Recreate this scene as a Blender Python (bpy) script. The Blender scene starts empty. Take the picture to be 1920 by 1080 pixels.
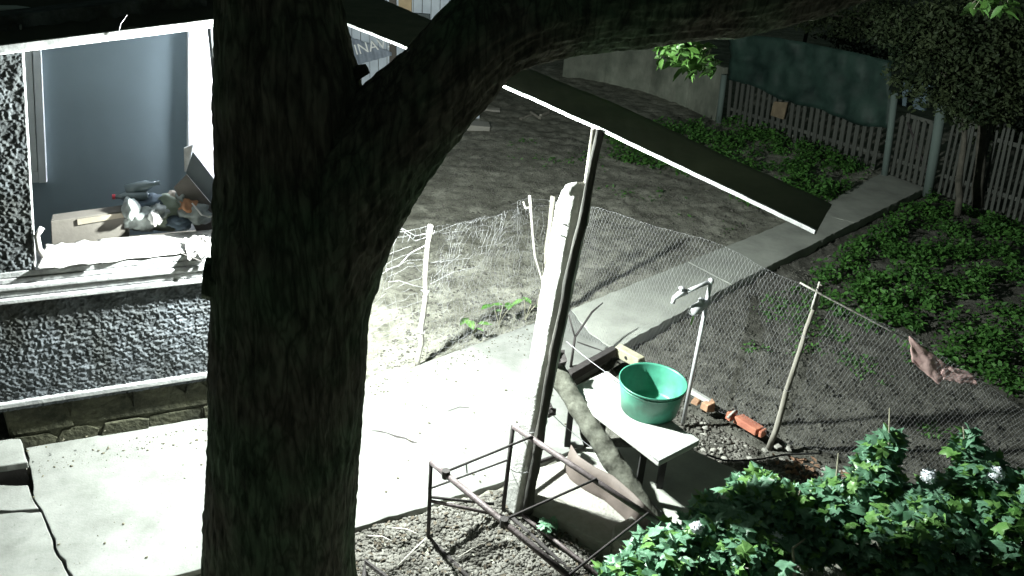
import bpy, math, random
import numpy as np
from mathutils import Vector, noise
R = random.Random(7)
NR = np.random.RandomState(11)
sc = bpy.context.scene

# ------------------------------------------------------------------ camera, world, exposure
H = 3.8; FPX = 1500.0; PITCH = math.radians(26); ROLL = math.radians(4)
Fv = np.array([0, math.cos(PITCH), -math.sin(PITCH)])
Rv0 = np.array([1.0, 0, 0]); Uv0 = np.cross(Rv0, Fv)
Rv = math.cos(ROLL)*Rv0 + math.sin(ROLL)*Uv0
Uv = -math.sin(ROLL)*Rv0 + math.cos(ROLL)*Uv0
CO = np.array([0, 0, H])
cd = bpy.data.cameras.new('camera'); cam = bpy.data.objects.new('camera', cd)
sc.collection.objects.link(cam); sc.camera = cam
cd.sensor_width = 36; cd.lens = 36*FPX/1920; cd.clip_start = .05; cd.clip_end = 400
from mathutils import Matrix
M = Matrix(((Rv[0], Uv[0], -Fv[0], 0), (Rv[1], Uv[1], -Fv[1], 0), (Rv[2], Uv[2], -Fv[2], H), (0, 0, 0, 1)))
cam.matrix_world = M

world = bpy.data.worlds.new('World'); sc.world = world; world.use_nodes = True
bg = world.node_tree.nodes['Background']
bg.inputs[0].default_value = (.66, 1.0, .82, 1); bg.inputs[1].default_value = .032
LAMP = Vector((-1.20, 5.10, 2.42)); LAMP_W = 3900
sc.view_settings.view_transform = 'Standard'; sc.view_settings.look = 'None'
sc.view_settings.exposure = 0; sc.view_settings.gamma = 1
sc.render.engine = 'CYCLES'
cy = sc.cycles
cy.use_denoising = True; cy.max_bounces = 6; cy.diffuse_bounces = 4; cy.transparent_max_bounces = 8
cy.sample_clamp_indirect = 6; cy.caustics_reflective = False; cy.caustics_refractive = False

# ------------------------------------------------------------------ placing
def ray(px, py): return Fv*FPX + Rv*(px-960) + Uv*(540-py)
def at(px, py, z=0.0):
    d = ray(px, py); t = (z-H)/d[2]; p = CO+d*t; return Vector((p[0], p[1], z))
def aty(px, py, y):
    d = ray(px, py); t = y/d[1]; p = CO+d*t; return Vector(p)
def proj(p):
    v = np.array(p)-CO; w = v@Fv; return 960+FPX*(v@Rv)/w, 540-FPX*(v@Uv)/w

# ------------------------------------------------------------------ materials
MATS = {}
def mat(name, col, rough=.8, var=.25, scale=8, bump=.3, bscale=None, col2=None, metal=0, spec=.3, trans=0, emit=0, stretch=None, bdist=.01):
    if name in MATS: return MATS[name]
    m = bpy.data.materials.new(name); m.use_nodes = True
    nt = m.node_tree; N = nt.nodes; L = nt.links
    b = N['Principled BSDF']
    b.inputs['Roughness'].default_value = rough; b.inputs['Metallic'].default_value = metal
    b.inputs['Specular IOR Level'].default_value = spec
    tc = N.new('ShaderNodeTexCoord'); mp = N.new('ShaderNodeMapping')
    L.new(tc.outputs['Object'], mp.inputs[0])
    if stretch: mp.inputs['Scale'].default_value = stretch
    n1 = N.new('ShaderNodeTexNoise'); n1.inputs['Scale'].default_value = scale; n1.inputs['Detail'].default_value = 7
    n1.inputs['Roughness'].default_value = .65
    L.new(mp.outputs[0], n1.inputs['Vector'])
    r = N.new('ShaderNodeValToRGB'); r.color_ramp.elements[0].position = .32; r.color_ramp.elements[1].position = .68
    c2 = col2 or tuple(max(0, c*(1-var)) for c in col)
    c1 = col if col2 else tuple(min(1, c*(1+var*.6)) for c in col)
    r.color_ramp.elements[0].color = (*c2, 1); r.color_ramp.elements[1].color = (*c1, 1)
    L.new(n1.outputs['Fac'], r.inputs[0]); L.new(r.outputs[0], b.inputs['Base Color'])
    if bump:
        n2 = N.new('ShaderNodeTexNoise'); n2.inputs['Scale'].default_value = bscale or scale*6; n2.inputs['Detail'].default_value = 6
        L.new(mp.outputs[0], n2.inputs['Vector'])
        bp = N.new('ShaderNodeBump'); bp.inputs['Strength'].default_value = bump; bp.inputs['Distance'].default_value = bdist
        L.new(n2.outputs['Fac'], bp.inputs['Height']); L.new(bp.outputs[0], b.inputs['Normal'])
    if trans:
        t = N.new('ShaderNodeBsdfTranslucent'); mx = N.new('ShaderNodeMixShader'); mx.inputs[0].default_value = trans
        L.new(r.outputs[0], t.inputs[0]); L.new(b.outputs[0], mx.inputs[1]); L.new(t.outputs[0], mx.inputs[2])
        L.new(mx.outputs[0], N['Material Output'].inputs[0])
    if emit:
        b.inputs['Emission Color'].default_value = (*col, 1); b.inputs['Emission Strength'].default_value = emit
    MATS[name] = m
    return m

m_soil = mat('soil', (.39, .385, .33), .95, scale=3.2, col2=(.165, .162, .132), bump=.9, bscale=60, bdist=.02)
m_dirt = mat('dirt clods', (.19, .182, .165), .95, scale=5, col2=(.045, .042, .036), bump=.8, bscale=50)
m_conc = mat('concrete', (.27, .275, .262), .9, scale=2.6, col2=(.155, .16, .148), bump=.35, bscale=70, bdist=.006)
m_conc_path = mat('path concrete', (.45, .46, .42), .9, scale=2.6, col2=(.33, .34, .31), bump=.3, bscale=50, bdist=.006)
m_conc_rough = mat('rough concrete', (.30, .295, .27), .95, scale=9, col2=(.22, .21, .19), bump=.9, bscale=45, bdist=.012)
m_post = mat('post concrete', (.60, .60, .58), .85, scale=6, col2=(.36, .355, .34), bump=.5, bscale=60)
m_plaster = mat('roughcast plaster', (.145, .158, .178), .9, scale=9, col2=(.035, .04, .045), bump=.6, bscale=120, bdist=.005)
m_plinth = mat('plinth stone', (.085, .084, .055), .95, scale=7, col2=(.022, .024, .015), bump=1, bscale=26, bdist=.02)
m_white = mat('white moulding', (.46, .465, .47), .8, scale=14, col2=(.22, .22, .23), bump=.4, bscale=60)
m_paper = mat('white cloth', (.60, .59, .58), .85, scale=12, col2=(.36, .34, .33), bump=.3, bscale=25)
m_room = mat('room paint', (.165, .21, .23), .85, scale=2, var=.06, bump=.08)
m_frame = mat('window paint', (.55, .57, .58), .6, scale=6, var=.12, bump=.1)
m_glass = mat('dark pane', (.05, .07, .08), .15, scale=2, var=.1, bump=0, spec=.6)
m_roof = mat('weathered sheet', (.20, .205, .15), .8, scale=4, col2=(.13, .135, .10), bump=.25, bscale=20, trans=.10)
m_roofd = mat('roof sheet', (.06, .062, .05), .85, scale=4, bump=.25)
m_lip = mat('lip metal', (.62, .62, .63), .5, scale=10, var=.15, bump=.1)
m_bark = mat('bark', (.22, .25, .18), .95, scale=7, col2=(.06, .075, .05), bump=1, bscale=26, bdist=.02, stretch=(1, 1, .25))
nt = m_bark.node_tree; N = nt.nodes; Lk = nt.links; b_ = N['Principled BSDF']
tc = N.new('ShaderNodeTexCoord'); mp = N.new('ShaderNodeMapping'); mp.inputs['Scale'].default_value = (1, 1, .2); Lk.new(tc.outputs['Object'], mp.inputs[0])
nz = N.new('ShaderNodeTexNoise'); nz.inputs['Scale'].default_value = 6; nz.inputs['Detail'].default_value = 4; Lk.new(mp.outputs[0], nz.inputs['Vector'])
mx = N.new('ShaderNodeMix'); mx.data_type = 'VECTOR'; mx.inputs[0].default_value = .3; Lk.new(mp.outputs[0], mx.inputs[4]); Lk.new(nz.outputs['Color'], mx.inputs[5])
vo = N.new('ShaderNodeTexVoronoi'); vo.feature = 'DISTANCE_TO_EDGE'; vo.inputs['Scale'].default_value = 24; Lk.new(mx.outputs[1], vo.inputs['Vector'])
cr_ = N.new('ShaderNodeValToRGB'); cr_.color_ramp.elements[0].color = (.5, .5, .5, 1); cr_.color_ramp.elements[1].position = .18; Lk.new(vo.outputs['Distance'], cr_.inputs[0])
moss = N.new('ShaderNodeTexNoise'); moss.inputs['Scale'].default_value = 2.6; moss.inputs['Detail'].default_value = 8; Lk.new(tc.outputs['Object'], moss.inputs['Vector'])
mr = N.new('ShaderNodeValToRGB'); mr.color_ramp.elements[0].position = .42; mr.color_ramp.elements[0].color = (.165, .155, .125, 1); mr.color_ramp.elements[1].position = .62; mr.color_ramp.elements[1].color = (.125, .18, .115, 1); Lk.new(moss.outputs['Fac'], mr.inputs[0])
fine = N.new('ShaderNodeTexNoise'); fine.inputs['Scale'].default_value = 34; fine.inputs['Detail'].default_value = 6; Lk.new(mp.outputs[0], fine.inputs['Vector'])
fr_ = N.new('ShaderNodeValToRGB'); fr_.color_ramp.elements[0].position = .35; fr_.color_ramp.elements[0].color = (.45, .45, .45, 1); fr_.color_ramp.elements[1].position = .66; fr_.color_ramp.elements[1].color = (1.25, 1.25, 1.25, 1); Lk.new(fine.outputs['Fac'], fr_.inputs[0])
m1 = N.new('ShaderNodeMix'); m1.data_type = 'RGBA'; m1.blend_type = 'MULTIPLY'; m1.inputs[0].default_value = 1; Lk.new(mr.outputs[0], m1.inputs[6]); Lk.new(cr_.outputs[0], m1.inputs[7])
m2 = N.new('ShaderNodeMix'); m2.data_type = 'RGBA'; m2.blend_type = 'MULTIPLY'; m2.inputs[0].default_value = 1; Lk.new(m1.outputs[2], m2.inputs[6]); Lk.new(fr_.outputs[0], m2.inputs[7])
Lk.new(m2.outputs[2], b_.inputs['Base Color'])
m_wood = mat('grey weathered wood', (.36, .34, .30), .9, scale=10, col2=(.16, .15, .125), bump=.7, bscale=40, stretch=(1, 1, .2))
m_wood_w = mat('pale peeled wood', (.58, .56, .52), .85, scale=12, col2=(.28, .26, .23), bump=.5, bscale=40)
m_log = mat('log grey', (.13, .132, .11), .95, scale=14, col2=(.045, .045, .035), bump=.8, bscale=30)
m_dark = mat('dark timber', (.045, .04, .04), .9, scale=10, bump=.5)
m_rust = mat('rusty pipe', (.17, .145, .15), .6, scale=12, col2=(.06, .045, .045), bump=.4, metal=.3)
m_wire = mat('galvanised wire', (.33, .33, .345), .5, scale=10, var=.2, bump=0, metal=.3)
m_galv = mat('galvanised pipe', (.72, .73, .76), .4, scale=14, var=.2, bump=.15, metal=.35)
m_tub = mat('green plastic', (.055, .25, .17), .42, scale=9, var=.3, bump=.08, bscale=30, spec=.5)
m_board = mat('white board', (.50, .50, .48), .7, scale=9, col2=(.45, .45, .43), bump=.25)
m_brick = mat('red brick', (.50, .20, .13), .9, scale=12, col2=(.36, .13, .09), bump=.6, bscale=60)
m_brick2 = mat('orange brick', (.50, .30, .19), .9, scale=12, col2=(.3, .18, .12), bump=.6, bscale=60)
m_stone = mat('pale stone', (.32, .31, .285), .9, scale=10, col2=(.28, .27, .24), bump=.5)
m_leaf = mat('shrub leaf', (.20, .36, .25), .4, scale=7, col2=(.06, .16, .08), bump=.15, trans=.15, spec=.5)
m_leaf2 = mat('shrub leaf light', (.21, .38, .12), .4, scale=7, col2=(.07, .19, .04), bump=.15, trans=.25, spec=.5)
m_weed = mat('weed leaf', (.11, .27, .055), .6, scale=6, col2=(.025, .085, .02), bump=0, trans=.25)
m_tleaf = mat('tree leaf', (.07, .15, .03), .5, scale=6, col2=(.05, .12, .03), bump=0, trans=.35)
m_dleaf = mat('far tree leaf', (.075, .10, .045), .6, scale=1.6, col2=(.012, .026, .012), bump=0, trans=.2)
m_dry = mat('dry leaf', (.32, .2, .13), .8, scale=9, col2=(.17, .09, .06), bump=.2)
m_flower = mat('white petals', (.72, .75, .80), .7, scale=30, var=.15, bump=.3)
m_stem = mat('stem', (.28, .27, .20), .8, scale=15, bump=.2)
m_wallg = mat('grey render', (.40, .42, .35), .9, scale=1.6, col2=(.20, .23, .185), bump=.4, bscale=18)
m_picket = mat('picket wood', (.12, .126, .112), .9, scale=2.5, col2=(.045, .05, .045), bump=.5, stretch=(1, 1, .2))
m_gpost = mat('painted gate post', (.14, .18, .165), .8, scale=7, col2=(.12, .16, .15), bump=.3)
m_tarp = mat('green tarpaulin', (.030, .062, .050), .6, scale=2.6, col2=(.008, .02, .017), bump=.2)
m_rag = mat('pink rag', (.82, .60, .57), .8, scale=9, col2=(.55, .34, .33), bump=.3, trans=.2)
m_cloth_g = mat('grey green cloth', (.13, .155, .12), .9, scale=8, var=.3, bump=.3)
m_cloth_w = mat('pale cloth', (.20, .22, .215), .9, scale=8, var=.3, bump=.3)
m_cloth_b = mat('dark blue cloth', (.05, .07, .09), .9, scale=8, var=.3, bump=.3)
m_cloth_o = mat('orange cloth', (.30, .15, .08), .9, scale=8, var=.3, bump=.3)
m_brown = mat('brown board', (.105, .095, .085), .8, scale=7, var=.15, bump=.15)
m_tan = mat('tan wood', (.20, .175, .14), .8, scale=6, var=.2, bump=.2)
m_greyp = mat('grey panel', (.09, .105, .11), .8, scale=4, var=.15, bump=.1)
m_plast = mat('clear plastic', (.16, .2, .22), .2, scale=4, var=.1, bump=0, spec=.7)
m_red = mat('red cap', (.5, .05, .07), .5, scale=4, var=.1, bump=0)
m_shed = mat('blue grey siding', (.60, .66, .74), .7, scale=3, col2=(.42, .47, .54), bump=.2)
m_letter = mat('white lettering', (.85, .85, .85), .7, scale=4, var=.05, bump=0)
m_bulb = mat('bulb', (.9, .97, 1), .5, var=0, bump=0, emit=40)
m_tube = mat('glow tube', (.86, .93, 1), .5, var=0, bump=0, emit=520)
m_far = mat('far lamp glass', (.75, .8, 1), .5, var=0, bump=0, emit=6)
m_black = mat('black rubber and shade', (.02, .02, .02), .7, var=.1, bump=0)

def dirty(m, scale, lo, stretch=(1, 1, 1), p0=.38, p1=.6, tint=(1, 1, 1)):
    nt = m.node_tree; N = nt.nodes; L = nt.links; b = N['Principled BSDF']; src = b.inputs['Base Color'].links[0].from_socket
    tc = N.new('ShaderNodeTexCoord'); mp = N.new('ShaderNodeMapping'); mp.inputs['Scale'].default_value = stretch; L.new(tc.outputs['Object'], mp.inputs[0])
    n = N.new('ShaderNodeTexNoise'); n.inputs['Scale'].default_value = scale; n.inputs['Detail'].default_value = 9; n.inputs['Roughness'].default_value = .7; L.new(mp.outputs[0], n.inputs['Vector'])
    r = N.new('ShaderNodeValToRGB'); r.color_ramp.elements[0].position = p0; r.color_ramp.elements[1].position = p1
    r.color_ramp.elements[0].color = (lo*tint[0], lo*tint[1], lo*tint[2], 1); r.color_ramp.elements[1].color = (1, 1, 1, 1); L.new(n.outputs['Fac'], r.inputs[0])
    mx = N.new('ShaderNodeMix'); mx.data_type = 'RGBA'; mx.blend_type = 'MULTIPLY'; mx.inputs[0].default_value = 1
    L.new(src, mx.inputs[6]); L.new(r.outputs[0], mx.inputs[7]); L.new(mx.outputs[2], b.inputs['Base Color'])
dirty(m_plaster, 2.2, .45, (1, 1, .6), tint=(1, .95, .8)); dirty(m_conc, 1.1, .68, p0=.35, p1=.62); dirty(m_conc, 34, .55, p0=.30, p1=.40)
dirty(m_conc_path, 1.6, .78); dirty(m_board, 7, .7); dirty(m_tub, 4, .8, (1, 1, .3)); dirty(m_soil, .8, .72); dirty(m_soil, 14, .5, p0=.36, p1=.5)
dirty(m_lip, 6, .6, p0=.4, p1=.5); dirty(m_wallg, .9, .55, (1, 1, .5)); dirty(m_plinth, 3, .5)

# ------------------------------------------------------------------ mesh builders
COL = sc.collection
class MB:
    def __init__(s): s.v = []; s.f = []
    def add(s, vs, fs):
        o = len(s.v); s.v += [tuple(v) for v in vs]; s.f += [tuple(i+o for i in f) for f in fs]; return s
    def box(s, c, d, rot=None, jit=0):
        vs = []
        for x in (-.5, .5):
            for y in (-.5, .5):
                for z in (-.5, .5):
                    p = Vector((x*d[0]+R.uniform(-jit, jit), y*d[1]+R.uniform(-jit, jit), z*d[2]+R.uniform(-jit, jit)))
                    if rot is not None: p = rot @ p
                    vs.append(p+Vector(c))
        return s.add(vs, [(0,1,3,2),(4,6,7,5),(0,4,5,1),(2,3,7,6),(0,2,6,4),(1,5,7,3)])
    def prism(s, poly, z0, z1):
        n = len(poly); a = [(p[0], p[1], z0) for p in poly]; b = [(p[0], p[1], z1) for p in poly]
        ar = sum(poly[i][0]*poly[(i+1)%n][1]-poly[(i+1)%n][0]*poly[i][1] for i in range(n))
        fs = [tuple(range(n, 2*n)), tuple(range(n-1, -1, -1))]+[(i, (i+1)%n, n+(i+1)%n, n+i) for i in range(n)]
        if ar < 0: fs = [f[::-1] for f in fs]
        return s.add(a+b, fs)
    def tube(s, pts, rad, n=8, caps=True, wob=0):
        pts = [Vector(p) for p in pts]
        if not hasattr(rad, '__len__'): rad = [rad]*len(pts)
        vs = []; prev = None
        for i, p in enumerate(pts):
            t = (pts[min(i+1, len(pts)-1)]-pts[max(i-1, 0)]).normalized()
            if prev is None:
                a = t.cross(Vector((0, 0, 1)) if abs(t.z) < .9 else Vector((1, 0, 0))).normalized()
            else: a = (prev-t*prev.dot(t)).normalized()
            prev = a; b = t.cross(a)
            for k in range(n):
                an = 2*math.pi*k/n; r = rad[i]*(1+R.uniform(-wob, wob))
                vs.append(p+a*math.cos(an)*r+b*math.sin(an)*r)
        fs = [(i*n+k, i*n+(k+1)%n, (i+1)*n+(k+1)%n, (i+1)*n+k) for i in range(len(pts)-1) for k in range(n)]
        if caps: fs += [tuple(range(n-1, -1, -1)), tuple((len(pts)-1)*n+k for k in range(n))]
        return s.add(vs, fs)
    def build(s, name, m, parent=None, smooth=False, bevel=0):
        me = bpy.data.meshes.new(name); me.from_pydata(s.v, [], s.f); me.update()
        if m: me.materials.append(m)
        if smooth: me.polygons.foreach_set('use_smooth', [True]*len(me.polygons))
        o = bpy.data.objects.new(name, me); COL.objects.link(o)
        if parent: o.parent = parent
        if bevel:
            b = o.modifiers.new('bevel', 'BEVEL'); b.width = bevel; b.segments = 2; b.limit_method = 'ANGLE'
        return o
def nmesh(name, v, f, m, parent=None, smooth=False):
    """numpy verts (N,3), faces (M,k)"""
    me = bpy.data.meshes.new(name); k = f.shape[1]
    me.vertices.add(len(v)); me.vertices.foreach_set('co', np.ascontiguousarray(v, dtype=np.float32).ravel())
    me.loops.add(f.size); me.loops.foreach_set('vertex_index', np.ascontiguousarray(f, dtype=np.int32).ravel())
    me.polygons.add(len(f)); me.polygons.foreach_set('loop_start', np.arange(0, f.size, k, dtype=np.int32))
    me.update(calc_edges=True)
    if smooth: me.polygons.foreach_set('use_smooth', np.ones(len(f), dtype=bool))
    me.materials.append(m)
    o = bpy.data.objects.new(name, me); COL.objects.link(o)
    if parent: o.parent = parent
    return o
def tag(o, label=None, cat=None, group=None, kind=None):
    if label: o['label'] = label
    if cat: o['category'] = cat
    if group: o['group'] = group
    if kind: o['kind'] = kind
    return o
def thing(name, label, cat, group=None):
    o = bpy.data.objects.new(name, None); COL.objects.link(o); o.empty_display_size = .1
    return tag(o, label, cat, group)
def origin(root, p):
    """put the Empty at the thing's base without moving its parts"""
    p = Vector(p); root.location = p
    for ch in root.children: ch.location = ch.location-p
def gridmesh(name, P, m, parent=None, smooth=True):
    h, w = P.shape[:2]; idx = np.arange(h*w).reshape(h, w)
    f = np.stack([idx[:-1, :-1], idx[:-1, 1:], idx[1:, 1:], idx[1:, :-1]], -1).reshape(-1, 4)
    return nmesh(name, P.reshape(-1, 3), f, m, parent, smooth)
def fbm(p, o=4): return noise.fractal(Vector(p), 1.0, 2.0, o)
def vnoise(x, y, seed=0):
    """fast value noise, numpy"""
    xi = np.floor(x).astype(int); yi = np.floor(y).astype(int); fx = x-xi; fy = y-yi
    fx = fx*fx*(3-2*fx); fy = fy*fy*(3-2*fy)
    def h(a, b):
        n = (a*374761393+b*668265263+seed*982451653) & 0x7fffffff
        n = ((n ^ (n >> 13))*1274126177) & 0x7fffffff
        return ((n ^ (n >> 16)) & 0xffff)/65535.0
    return (h(xi, yi)*(1-fx)+h(xi+1, yi)*fx)*(1-fy)+(h(xi, yi+1)*(1-fx)+h(xi+1, yi+1)*fx)*fy
def fb(x, y, seed=0, o=4):
    a = 0; s = 0; w = 1
    for i in range(o): a = a+w*vnoise(x*2**i, y*2**i, seed+i); s += w; w *= .5
    return a/s
def in_poly(x, y, poly):
    c = np.zeros(np.shape(x), bool); n = len(poly)
    for i in range(n):
        x1, y1 = poly[i][:2]; x2, y2 = poly[(i+1) % n][:2]
        cond = ((y1 > y) != (y2 > y)) & (x < (x2-x1)*(y-y1)/((y2-y1) or 1e-9)+x1)
        c ^= cond
    return c

# ------------------------------------------------------------------ ground
slab_w = [at(*p) for p in ((-260, 960), (390, 783), (690, 718), (1010, 602), (1068, 578), (1105, 625), (1150, 655), (1062, 712), (1095, 835), (1040, 855), (930, 908), (660, 991), (390, 1062), (200, 1110), (-260, 1230))]
path_p = [at(*p) for p in ((1068, 578), (1290, 490), (1430, 435), (1560, 375), (1655, 323), (1735, 352), (1560, 440), (1370, 535), (1150, 655), (1105, 625))]
pad_p = [at(*p, -.03) for p in ((1050, 858), (1100, 838), (1290, 838), (1400, 890), (1380, 990), (1180, 1010), (1090, 960))]
near_edge = [at(1150, 655), at(1560, 440), at(1735, 352)]
def soil_h(x, y):
    h = -.035+.05*(fb(x*1.3, y*1.3, 3)-.5)+.075*(fb(x*7, y*7, 9, 3)-.5)
    # lower bed on the right of the path
    a = near_edge[0]; b = near_edge[1]; d = Vector((b.x-a.x, b.y-a.y)).normalized()
    side = (x-a.x)*d.y-(y-a.y)*d.x
    t = np.clip((side+.06)/.12, 0, 1)
    far = np.clip((y-4.9)/.4, 0, 1)
    h = h-.11*t*far
    for pl in (slab_w, path_p):
        h = np.where(in_poly(x, y, pl), -.14, h)
    h = np.where(in_poly(x, y, pad_p), -.12, h)
    return h
xs = np.arange(-7, 15, .055); ys = np.arange(1.0, 22, .055)
X, Y = np.meshgrid(xs, ys)
Z = soil_h(X, Y)
edge = np.minimum.reduce([X-xs[0], xs[-1]-X, Y-ys[0], ys[-1]-Y]); Z = np.where(edge < .1, -.06, Z)
g = gridmesh('ground', np.stack([X, Y, Z], -1), m_soil)
m_bed = mat('bed soil', (.175, .17, .15), .95, scale=5, col2=(.06, .058, .048), bump=.9, bscale=60, bdist=.02)
dirty(m_bed, 12, .5, p0=.36, p1=.5)
g.data.materials.append(m_bed)
xc = (X[:-1, :-1]+X[1:, 1:])/2; yc = (Y[:-1, :-1]+Y[1:, 1:])/2
d_ = (near_edge[1]-near_edge[0]).normalized(); sd = (xc-near_edge[0].x)*d_.y-(yc-near_edge[0].y)*d_.x
g.data.polygons.foreach_set('material_index', ((sd > -.05) & (yc > 4.6)).astype(np.int32).ravel())
tag(g, kind='structure')
m = MB(); x0, x1, y0, y1 = xs[0], xs[-1], ys[0], ys[-1]; B_ = 120
m.add([(-B_, -B_, -.06), (B_, -B_, -.06), (B_, B_, -.06), (-B_, B_, -.06), (x0, y0, -.06), (x1, y0, -.06), (x1, y1, -.06), (x0, y1, -.06)],
      [(0, 1, 5, 4), (1, 2, 6, 5), (2, 3, 7, 6), (3, 0, 4, 7)])
tag(m.build('terrain', m_soil), kind='structure')

# walkway of several slabs, wavy broken edges
def ragged(poly, step=.06, amp=.008, seed=0):
    out = []
    n = len(poly)
    for i in range(n):
        a = Vector(poly[i][:2]); b = Vector(poly[(i+1) % n][:2]); L = (b-a).length; k = max(1, int(L/step)); nn = Vector((-(b-a).y, (b-a).x))/max(L, 1e-6)
        for j in range(k):
            p = a+(b-a)*j/k
            out.append(p+nn*(amp*2*(fbm((p.x*9, p.y*9, seed))) if j else 0))
    return out
walk = tag(bpy.data.objects.new('walkway', None), kind='structure'); COL.objects.link(walk)
crack = [at(*p) for p in ((48, 838), (58, 880), (62, 925), (84, 968), (104, 1010), (112, 1040), (142, 1090), (170, 1130))]
main = crack+[at(*p) for p in ((660-300, 1071), (660, 991), (930, 908), (1040, 855), (1095, 835), (1062, 712), (1150, 655), (1105, 625), (1068, 578), (1010, 602), (690, 718), (390, 783))]
def slab(poly, z1, name='slab', m_=m_conc, parent=None, amp=.008, z0=-.14):
    mb = MB(); mb.prism(ragged(poly, amp=amp), z0, z1)
    return mb.build(name, m_, parent, bevel=.006)
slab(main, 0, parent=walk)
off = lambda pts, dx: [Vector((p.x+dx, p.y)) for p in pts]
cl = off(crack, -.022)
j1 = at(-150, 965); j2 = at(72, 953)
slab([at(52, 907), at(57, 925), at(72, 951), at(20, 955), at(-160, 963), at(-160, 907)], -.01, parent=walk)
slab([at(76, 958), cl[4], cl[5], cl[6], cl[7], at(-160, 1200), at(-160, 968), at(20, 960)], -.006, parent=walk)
# crack across the middle slab and a short one right of the trunk: shallow dark strips of grit
def crack_strip(pix, name='crack'):
    v = []; f = []
    for i, (x, y, w) in enumerate(pix):
        p = at(x, y, .003); q = at(x, y+w, .003); v += [p, q]
    for i in range(len(pix)-1): f.append((2*i, 2*i+1, 2*i+3, 2*i+2))
    mb = MB(); mb.add(v, f); return mb.build(name, m_dark, walk)
crack_strip([(696, 806, 1), (712, 807, 3), (726, 811, 1.5), (742, 816, 4), (760, 820, 3), (772, 826, 4), (784, 830, 1)])
crack_strip([(1082, 640, 2), (1100, 646, 3), (1125, 655, 2), (1145, 664, 3)])
crack_strip([(840, 770, 1), (862, 762, 1.5), (880, 764, 1)])
# entrance step at the left edge
st = MB(); sp = [at(-200, 842, .13), at(38, 822, .13), at(52, 866, .13), at(-200, 902, .13)]
st.prism(ragged(sp, amp=.006), .075, .13); stp_ = st.build('step', m_conc, bevel=.008); tag(stp_, 'low concrete entrance step at the left end of the house wall', 'step')
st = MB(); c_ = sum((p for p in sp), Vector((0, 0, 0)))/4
st.prism([Vector(p[:2]).lerp(Vector((c_.x, c_.y+.02)), .05) for p in sp], -.13, .074); st.build('riser', m_dark, stp_)  # dark colour stands in for the shade in the hollow under the step
# path
path = tag(bpy.data.objects.new('path', None), kind='structure'); COL.objects.link(path)
ja = at(1289, 491); jb = at(1372, 534)
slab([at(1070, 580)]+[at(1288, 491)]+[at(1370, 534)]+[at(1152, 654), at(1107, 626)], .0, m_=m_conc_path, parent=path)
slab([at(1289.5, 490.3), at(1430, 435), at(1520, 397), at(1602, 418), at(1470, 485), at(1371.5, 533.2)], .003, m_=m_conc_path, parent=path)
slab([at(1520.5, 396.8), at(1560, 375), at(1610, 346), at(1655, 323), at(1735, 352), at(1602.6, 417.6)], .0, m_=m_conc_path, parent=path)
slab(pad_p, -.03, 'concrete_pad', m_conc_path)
tag(bpy.data.objects['concrete_pad'], kind='structure')

# ------------------------------------------------------------------ house (wall-local coordinates)
A = at(20, 848); Bp = at(390, 785); wd = (Bp-A).normalized(); wn = Vector((wd.y, -wd.x, 0))
def W(u, o, z): return A+wd*u+wn*o+Vector((0, 0, z))
def wp(px, py, o=0.0):
    """pixel -> (u, z) on the wall-parallel plane at outset o"""
    P0 = A+wn*o; d = Vector(ray(px, py)); t = (P0-Vector(CO)).dot(wn)/d.dot(wn); p = Vector(CO)+d*t
    return (p-P0).dot(wd), p.z
house = thing('house', 'plastered house with roughcast parapet and wide open veranda window left of the big tree', 'house')
def wbox(u0, u1, o0, o1, z0, z1, name, m_, parent=house, bevel=.004):
    mb = MB(); vs = [W(u, o, z) for u in (u0, u1) for o in (o0, o1) for z in (z0, z1)]
    mb.add(vs, [(0,1,3,2),(4,6,7,5),(0,4,5,1),(2,3,7,6),(0,2,6,4),(1,5,7,3)])
    return mb.build(name, m_, parent, bevel=bevel)
def sbox(u0, u1, o0, o1, z0, z1, name, m_, parent=house, bevel=.004, sh=0, sl=0, zr=None, ur=0):
    """box whose uprights lean by sh (u per z) and whose level edges climb by sl (z per u)"""
    zr = z0 if zr is None else zr
    mb = MB(); vs = [W(u+sh*(z-zr), o, z+sl*(u-ur)) for u in (u0, u1) for o in (o0, o1) for z in (z0, z1)]
    mb.add(vs, [(0,1,3,2),(4,6,7,5),(0,4,5,1),(2,3,7,6),(0,2,6,4),(1,5,7,3)])
    return mb.build(name, m_, parent, bevel=bevel)
def rough_panel(u0, u1, z0, z1, o0, name, m_, amp=.012, step=.005, sc_=62, seed=1, sh=0):
    us = np.arange(u0, u1+step, step); zs = np.arange(z0, z1+step, step); U, Zz = np.meshgrid(us, zs); U = U+sh*(Zz-z0)
    n = fb(U*sc_, Zz*sc_, seed, 2); n = np.clip((n-.40)*2.6, 0, 1)
    O = o0+amp*n+.006*(fb(U*6, Zz*6, seed+5)-.5)
    P = np.zeros(U.shape+(3,)); a = np.array(A); w_ = np.array(wd); n_ = np.array(wn)
    P += a+U[..., None]*w_+O[..., None]*n_; P[..., 2] += Zz
    return gridmesh(name, P, m_, house, False)
ZL = .43; ZS = 1.19; UE = 2.32
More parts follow.
